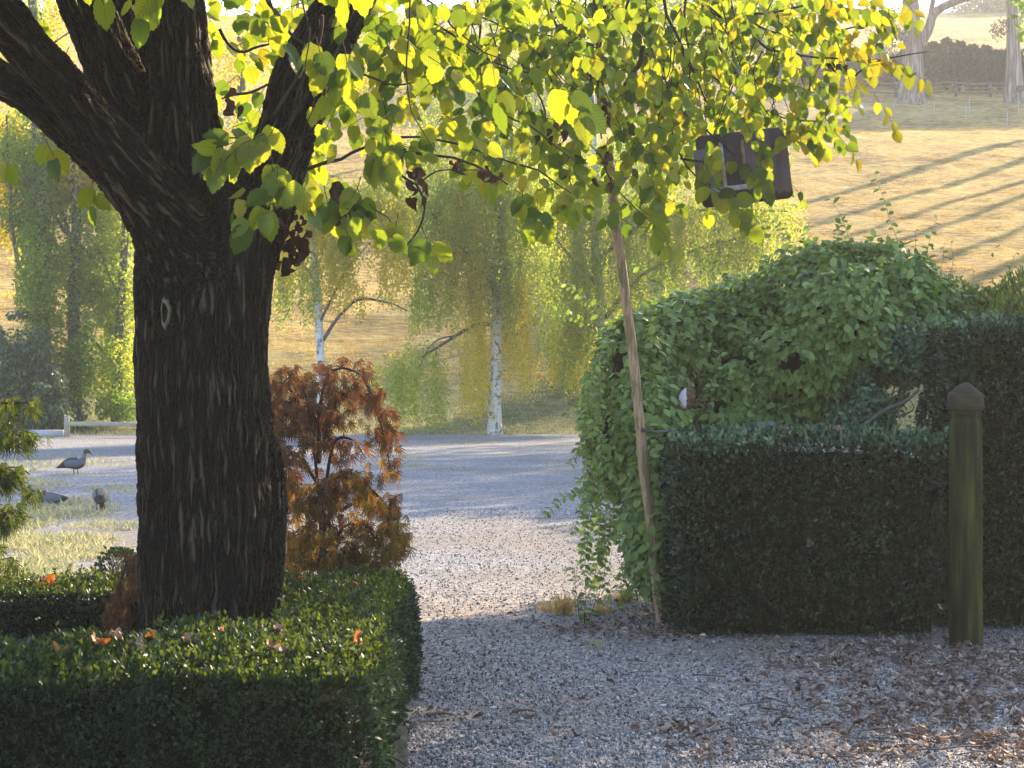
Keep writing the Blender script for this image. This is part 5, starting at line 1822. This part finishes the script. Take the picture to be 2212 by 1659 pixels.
# ------------------------------------------------------------------ ground litter
mb = MB()
N = 8500
dx = 1560 + 720 * R.random(N) ** .7
dy = 1370 + 290 * R.random(N)
dens = np.clip((dx - 1500) / 500, 0, 1) * np.clip(1.25 - np.abs(dy - (1440 + .12 * (dx - 1500))) / 170, .05, 1)
k = (R.random(N) < dens) & (fbm(np.c_[dx / 60, dy / 22, dx * 0], 2, 3) > .38)
dx, dy = dx[k], dy[k]
pt = [np.c_[dx, dy]]
for cx, cy, rx, ry, n in [(1490, 1580, 90, 14, 170), (1540, 1610, 70, 16, 50), (1760, 1400, 160, 12, 120), (1530, 1640, 60, 12, 50), (1330, 1360, 150, 26, 420), (1480, 1375, 120, 14, 240), (1420, 1320, 90, 24, 160),
                          (1350, 1300, 70, 12, 60), (1800, 1640, 120, 12, 16), (1100, 1500, 250, 120, 22), (1400, 1500, 350, 120, 60), (1250, 1600, 300, 60, 30), (870, 1600, 40, 60, 10), (1750, 1440, 150, 14, 130), (1950, 1420, 250, 30, 420)]:
    a = R.normal(size=(n, 2)) * .55
    pt.append(np.c_[cx + a[:, 0] * rx, cy + a[:, 1] * ry])
pt = np.vstack(pt)
pt = pt[(pt[:, 1] > 1285) & (pt[:, 1] < 1720)]
D = 6480 / (pt[:, 1] - 790)
P = W(pt[:, 0], 0, D)
P[:, 2] = .012 + .02 * R.random(len(P))
k = ~((P[:, 0] > .98) & (P[:, 1] > 10.98) & (P[:, 1] < 12.9))
P = P[k]
d = norm(np.c_[R.normal(size=(len(P), 2)), R.normal(size=len(P)) * .25])
CL = [t_oval(.34, .7, .3, 6), t_oval(.26, -.6, -.2, 6), t_linden(.5, .3, .4), t_oval(.16, .5, .4, 6), t_linden(-.4, -.2, .3)]
scatter_mix(mb, CL, P, d, norm(np.c_[R.normal(size=(len(P), 2)) * .5, np.ones(len(P))]), R.uniform(.014, .05, len(P)), R.uniform(.3, .8, len(P)))
tag(mb.build('leaf_litter', M['litter']), kind='stuff')
# thin twigs in the litter
mb = MB()
for q in range(260):
    px, py = R.uniform(1300, 2230), R.uniform(1370, 1650)
    if R.random() > np.clip((px - 1300) / 700, .15, 1):
        continue
    D = 6480 / (py - 790)
    c = W(px, 0, D); c[2] = .018
    a = R.uniform(0, np.pi)
    L_ = R.uniform(.02, .09)
    v = np.array([math.cos(a), math.sin(a), R.normal() * .05]) * L_
    mb.tube(curve(np.array([c - v, c + [0, 0, .004], c + v]), 4), R.uniform(.0015, .004), 4)
tag(mb.build('twig_litter', M['branch']), kind='stuff')


# larger things on the gravel, each its own
def lay(name, label, cat, px, py, builder, mat, group=None):
    D = 6480 / (py - 790)
    c = W(px, 0, D)
    c[2] = .01
    mb = MB()
    builder(mb, c)
    return tag(mb.build(name, mat, None, name != 'stone', loc=c), label, cat, group)


def stick_b(L_, ang, r):
    def f(mb, c):
        a = math.radians(ang)
        v = np.array([math.cos(a), math.sin(a), 0]) * L_ / 2
        Q = curve(np.array([c - v + [0, 0, r], c + [0, .01, r * 1.5], c + v + [0, 0, r]]), 10)
        mb.tube(Q, r * (1 + .3 * (vnoise(Q * 60, 2) - .5)) * np.linspace(1, .6, len(Q)), 8)
    return f


def stone_b(rx, ry, rz, sd):
    def f(mb, c):
        u, v = np.meshgrid(np.linspace(0, np.pi, 9), np.linspace(0, 2 * np.pi, 13)[:-1], indexing='ij')
        Q = np.stack([np.sin(u) * np.cos(v), np.sin(u) * np.sin(v), np.cos(u)], -1)
        Q = Q * (1 + .35 * (vnoise(Q * 1.7, sd)[..., None] - .5)) * [rx, ry, rz] + c + [0, 0, rz * .6]
        i = (np.arange(8)[:, None] * 12 + np.arange(12)[None])
        j = (np.arange(8)[:, None] * 12 + (np.arange(12)[None] + 1) % 12)
        mb.add(Q, np.stack([i, j, j + 12, i + 12], -1).reshape(-1, 4))
    return f


M['pebble'] = simplemat('smooth_pebble', (.30, .27, .23), .7, .3, .3, 60)
M['palepebble'] = simplemat('pale_flake', (.62, .60, .54), .6, .3, .15, 60)
M['seed'] = simplemat('brown_seed', (.10, .05, .03), .7, .3, .4, 60)
M['peel'] = simplemat('brown_bark_peel', (.16, .08, .045), .8, .2, .4, 40)
lay('bark_piece', 'slim brown curl of bark on the gravel near the low hedge corner', 'bark', 950, 1552, stick_b(.11, 12, .007), M['peel'])
lay('stick', 'straight tan stick on the gravel, just nearer than the curl of bark', 'stick', 925, 1568, stick_b(.15, 8, .005), M['vine'])
lay('stick', 'short brown stick in the middle of the near gravel', 'stick', 1132, 1545, stick_b(.10, 3, .007), M['peel'])
lay('stick', 'thin stick at the bottom of the picture below the pile of brown leaves', 'stick', 1620, 1652, stick_b(.14, 14, .005), M['branch'])
lay('nut', 'small round brown nut near the low hedge corner', 'nut', 932, 1535, stone_b(.009, .009, .009, 4), M['seed'])
for q, (lab, px, py, a_, m_) in enumerate([('pale slug shaped flake near the low hedge corner', 935, 1612, (.018, .007, .005), 'palepebble'), ('white flake lying on the middle of the near gravel', 1065, 1535, (.017, .007, .005), 'palepebble'),
                                           ('white flake beside the pile of brown leaves', 1432, 1530, (.016, .006, .005), 'palepebble'), ('tan round pebble below the pile of brown leaves', 1462, 1610, (.011, .010, .007), 'pebble'),
                                           ('brown pebble at the bottom below the tan one', 1388, 1640, (.012, .011, .009), 'seed'), ('flat brown grey stone in front of the leaf litter', 1960, 1596, (.022, .016, .009), 'pebble'),
                                           ('tan pebble between the leaf piles', 1570, 1502, (.011, .010, .008), 'pebble'), ('grey pebble in front of the tall hedge litter', 2070, 1560, (.011, .010, .009), 'pebble'),
                                           ('dark red pebble above the pile of brown leaves', 1540, 1552, (.009, .009, .009), 'seed'), ('dark pebble in line with the middle of the hedge', 1742, 1530, (.010, .009, .007), 'pebble')]):
    lay('stone', lab, 'pebble', px, py, stone_b(*a_, q + 2), M[m_], 'bigger stones on the gravel')

# curled dead leaf by the hedge corner
c = W(850, 0, 7.45)
root = thing('dead_leaf', 'large curled grey brown dead leaf with dark stalks at the low hedge corner', 'leaf', (c[0], 7.45, 0))
mb = MB()
scatter(mb, t_linden(1.3, .9, .2), np.array([[c[0] - .05, 7.5, .09], [c[0] - .02, 7.42, .06]]), np.array([[.6, -.1, -.5], [.4, -.3, -.35]]), np.array([[0, -.5, 1], [.3, -.6, .8]]), np.array([.13, .11]), np.array([.9, .8]))
M['deadgrey'] = simplemat('grey_dead_leaf', (.24, .20, .15), .8, .2, .45, 60)
mb.build('blade', M['deadgrey'], root)
for a_ in ((-.10, -.01), (-.05, .03), (.02, .05)):
    mb = MB()
    mb.tube(curve(np.array([[c[0] + a_[0] - .05, 7.4, .05], [c[0] + a_[0], 7.38, .045], [c[0] + a_[0] + .06, 7.33, .012]]), 6), [.002, .003, .003, .003, .003, .002, .002][:len(curve(np.zeros((3, 3)), 6))], 5)
    mb.build('stalk', M['twig'], root)

# fallen leaves lying on the hedges: one mesh per kind, then copies
def crumple(tm, sd):
    V_, F_, U_ = tm
    r_ = np.random.default_rng(sd)
    a_ = (np.stack([vnoise(V_ * 5, sd), vnoise(V_ * 5, sd + 1), vnoise(V_ * 4, sd + 2)], -1) - .5) * [.4, .35, .75]
    return V_ + a_, F_, U_


pm = MB()
scatter(pm, crumple(t_linden(.7, .5, .3), 3), np.array([[0, -.03, 0]]), np.array([[0, 1, 0]]), np.array([[0, 0, 1]]), .058)
proto = pm.build('fallen_leaf', M['orange'])
pm2 = MB()
scatter(pm2, crumple(t_linden(.9, .2, -.5), 7), np.array([[0, -.03, 0]]), np.array([[0, 1, 0]]), np.array([[0, 0, 1]]), .055)
proto2 = pm2.build('fallen_leaf', M['litter'])
LV = [('bright orange leaf at the hedge end nearest the frame edge', 128, 1427, 6.9, .47, 0), ('small orange leaf second along the front hedge top', 210, 1415, 7.1, .47, 0), ('pale curled leaf lying on the front hedge top', 255, 1405, 7.2, .47, 1),
      ('rust leaf in the middle of the front hedge top', 330, 1408, 7.2, .47, 0), ('grey tan leaf on the front edge of the low hedge', 420, 1412, 7.1, .47, 1), ('orange leaf right below the trunk on the hedge', 492, 1388, 7.3, .47, 0),
      ('orange leaf just past the trunk on the hedge', 555, 1380, 7.4, .47, 0), ('brown leaf between the two orange ones past the trunk', 605, 1378, 7.4, .47, 1), ('large orange and tan leaf near the front edge of the hedge', 588, 1412, 7.0, .47, 0),
      ('tan leaf low on the front edge of the hedge', 610, 1425, 6.85, .47, 1), ('small rust leaf near the hedge corner', 770, 1405, 7.1, .47, 0), ('orange leaf on the back arm of the low hedge', 655, 1265, 9.8, .41, 0),
      ('tiny red leaf on the back arm of the low hedge', 772, 1297, 9.2, .44, 0), ('pale curled leaf in the hollow of the ring hedge', 300, 1418, 7.0, .47, 1), ('yellow brown leaf on the left hedge end', 100, 1290, 9.7, .41, 0),
      ('tan leaf on top of the waist high hedge', 1692, 946, 11.3, 1.08, 1), ('brown leaf on top of the waist high hedge', 1748, 952, 11.15, 1.08, 1), ('rust leaf standing up on the waist high hedge', 1790, 945, 11.4, 1.09, 0),
      ('pale curled leaf close to the rust one on the waist high hedge', 1812, 955, 11.15, 1.08, 1), ('small orange leaf caught in the face of the waist high hedge', 1748, 1180, 10.93, None, 1)]
for k, (lab, px, py, D, z, kind) in enumerate(LV):
    src = proto2 if kind else proto
    o = src if k in (0, 2) else src.copy()
    if k not in (0, 2):
        COL.objects.link(o)
    p = W(px, py, D)
    if z is not None:
        p[2] = z + .048
    o.location = tuple(p)
    o.rotation_euler = (R.normal() * .22, R.normal() * .25, R.uniform(0, 6.28))
    s = R.uniform(.7, 1.2)
    o.scale = (s, s, s)
    tag(o, lab, 'leaf', 'fallen leaves lying on the hedges')

# ------------------------------------------------------------------ weeds by the opening
root = thing('weed', 'spindly broad leaved weed growing in the gravel before the climber', 'weed', W(1255, 0, 11.4) * [1, 1, 0])
stems, mb = MB(), MB()
for lean, L_ in ((-.22, .38), (.08, .30), (-.05, .22), (.25, .26)):
    b_ = W(1262, 0, 11.4); b_[2] = 0
    trail(b_, (lean, 0, 1), L_, .05, mb, 0.0, .0025, False)
mb.build('leaves', M['honey'], root)
stems.build('stem', M['twig'], root)
for lab, px, D, n, hh_ in [('dry grass tuft farthest out on the gravel', 1175, 12.2, 90, .07), ('tall pale dry tuft behind the spindly weed', 1215, 12.0, 120, .13), ('golden dry tuft between the weed and the pole', 1300, 12.0, 120, .08),
                           ('sunlit dry tuft behind the climber hem', 1345, 12.7, 110, .08), ('green tuft at the near side of the weed', 1290, 10.6, 60, .06), ('thin green tuft in the leaf litter before the hedge', 1790, 10.1, 50, .06)]:
    c = W(px, 0, D); c[2] = 0
    mb = MB()
    P = c + np.c_[np.clip(R.normal(size=(n, 2)) * .028, -.05, .05), np.zeros(n)]
    scatter(mb, BL, P, np.c_[R.normal(size=(n, 2)) * .4, np.ones(n)], rnd(n), hh_ * R.uniform(.5, 1.3, n), np.full(n, .7))
    tag(mb.build('grass_tuft', M['greengrass'] if 'green' in lab else M['drygrass'], loc=c), lab, 'grass', 'grass tufts by the opening')

# ------------------------------------------------------------------ hazy morning air
mb = MB()
mb.box((0, 190, 31), (700, 500, 64))
t = NT('haze_air')
pv = t.N('ShaderNodeVolumePrincipled')
pv.inputs['Color'].default_value = (.97, .95, .95, 1)
pv.inputs['Density'].default_value = .0009
pv.inputs['Anisotropy'].default_value = .35
t.L(pv.outputs[0], t.out.inputs['Volume'])
o = mb.build('haze', t.m)
tag(o, kind='stuff')
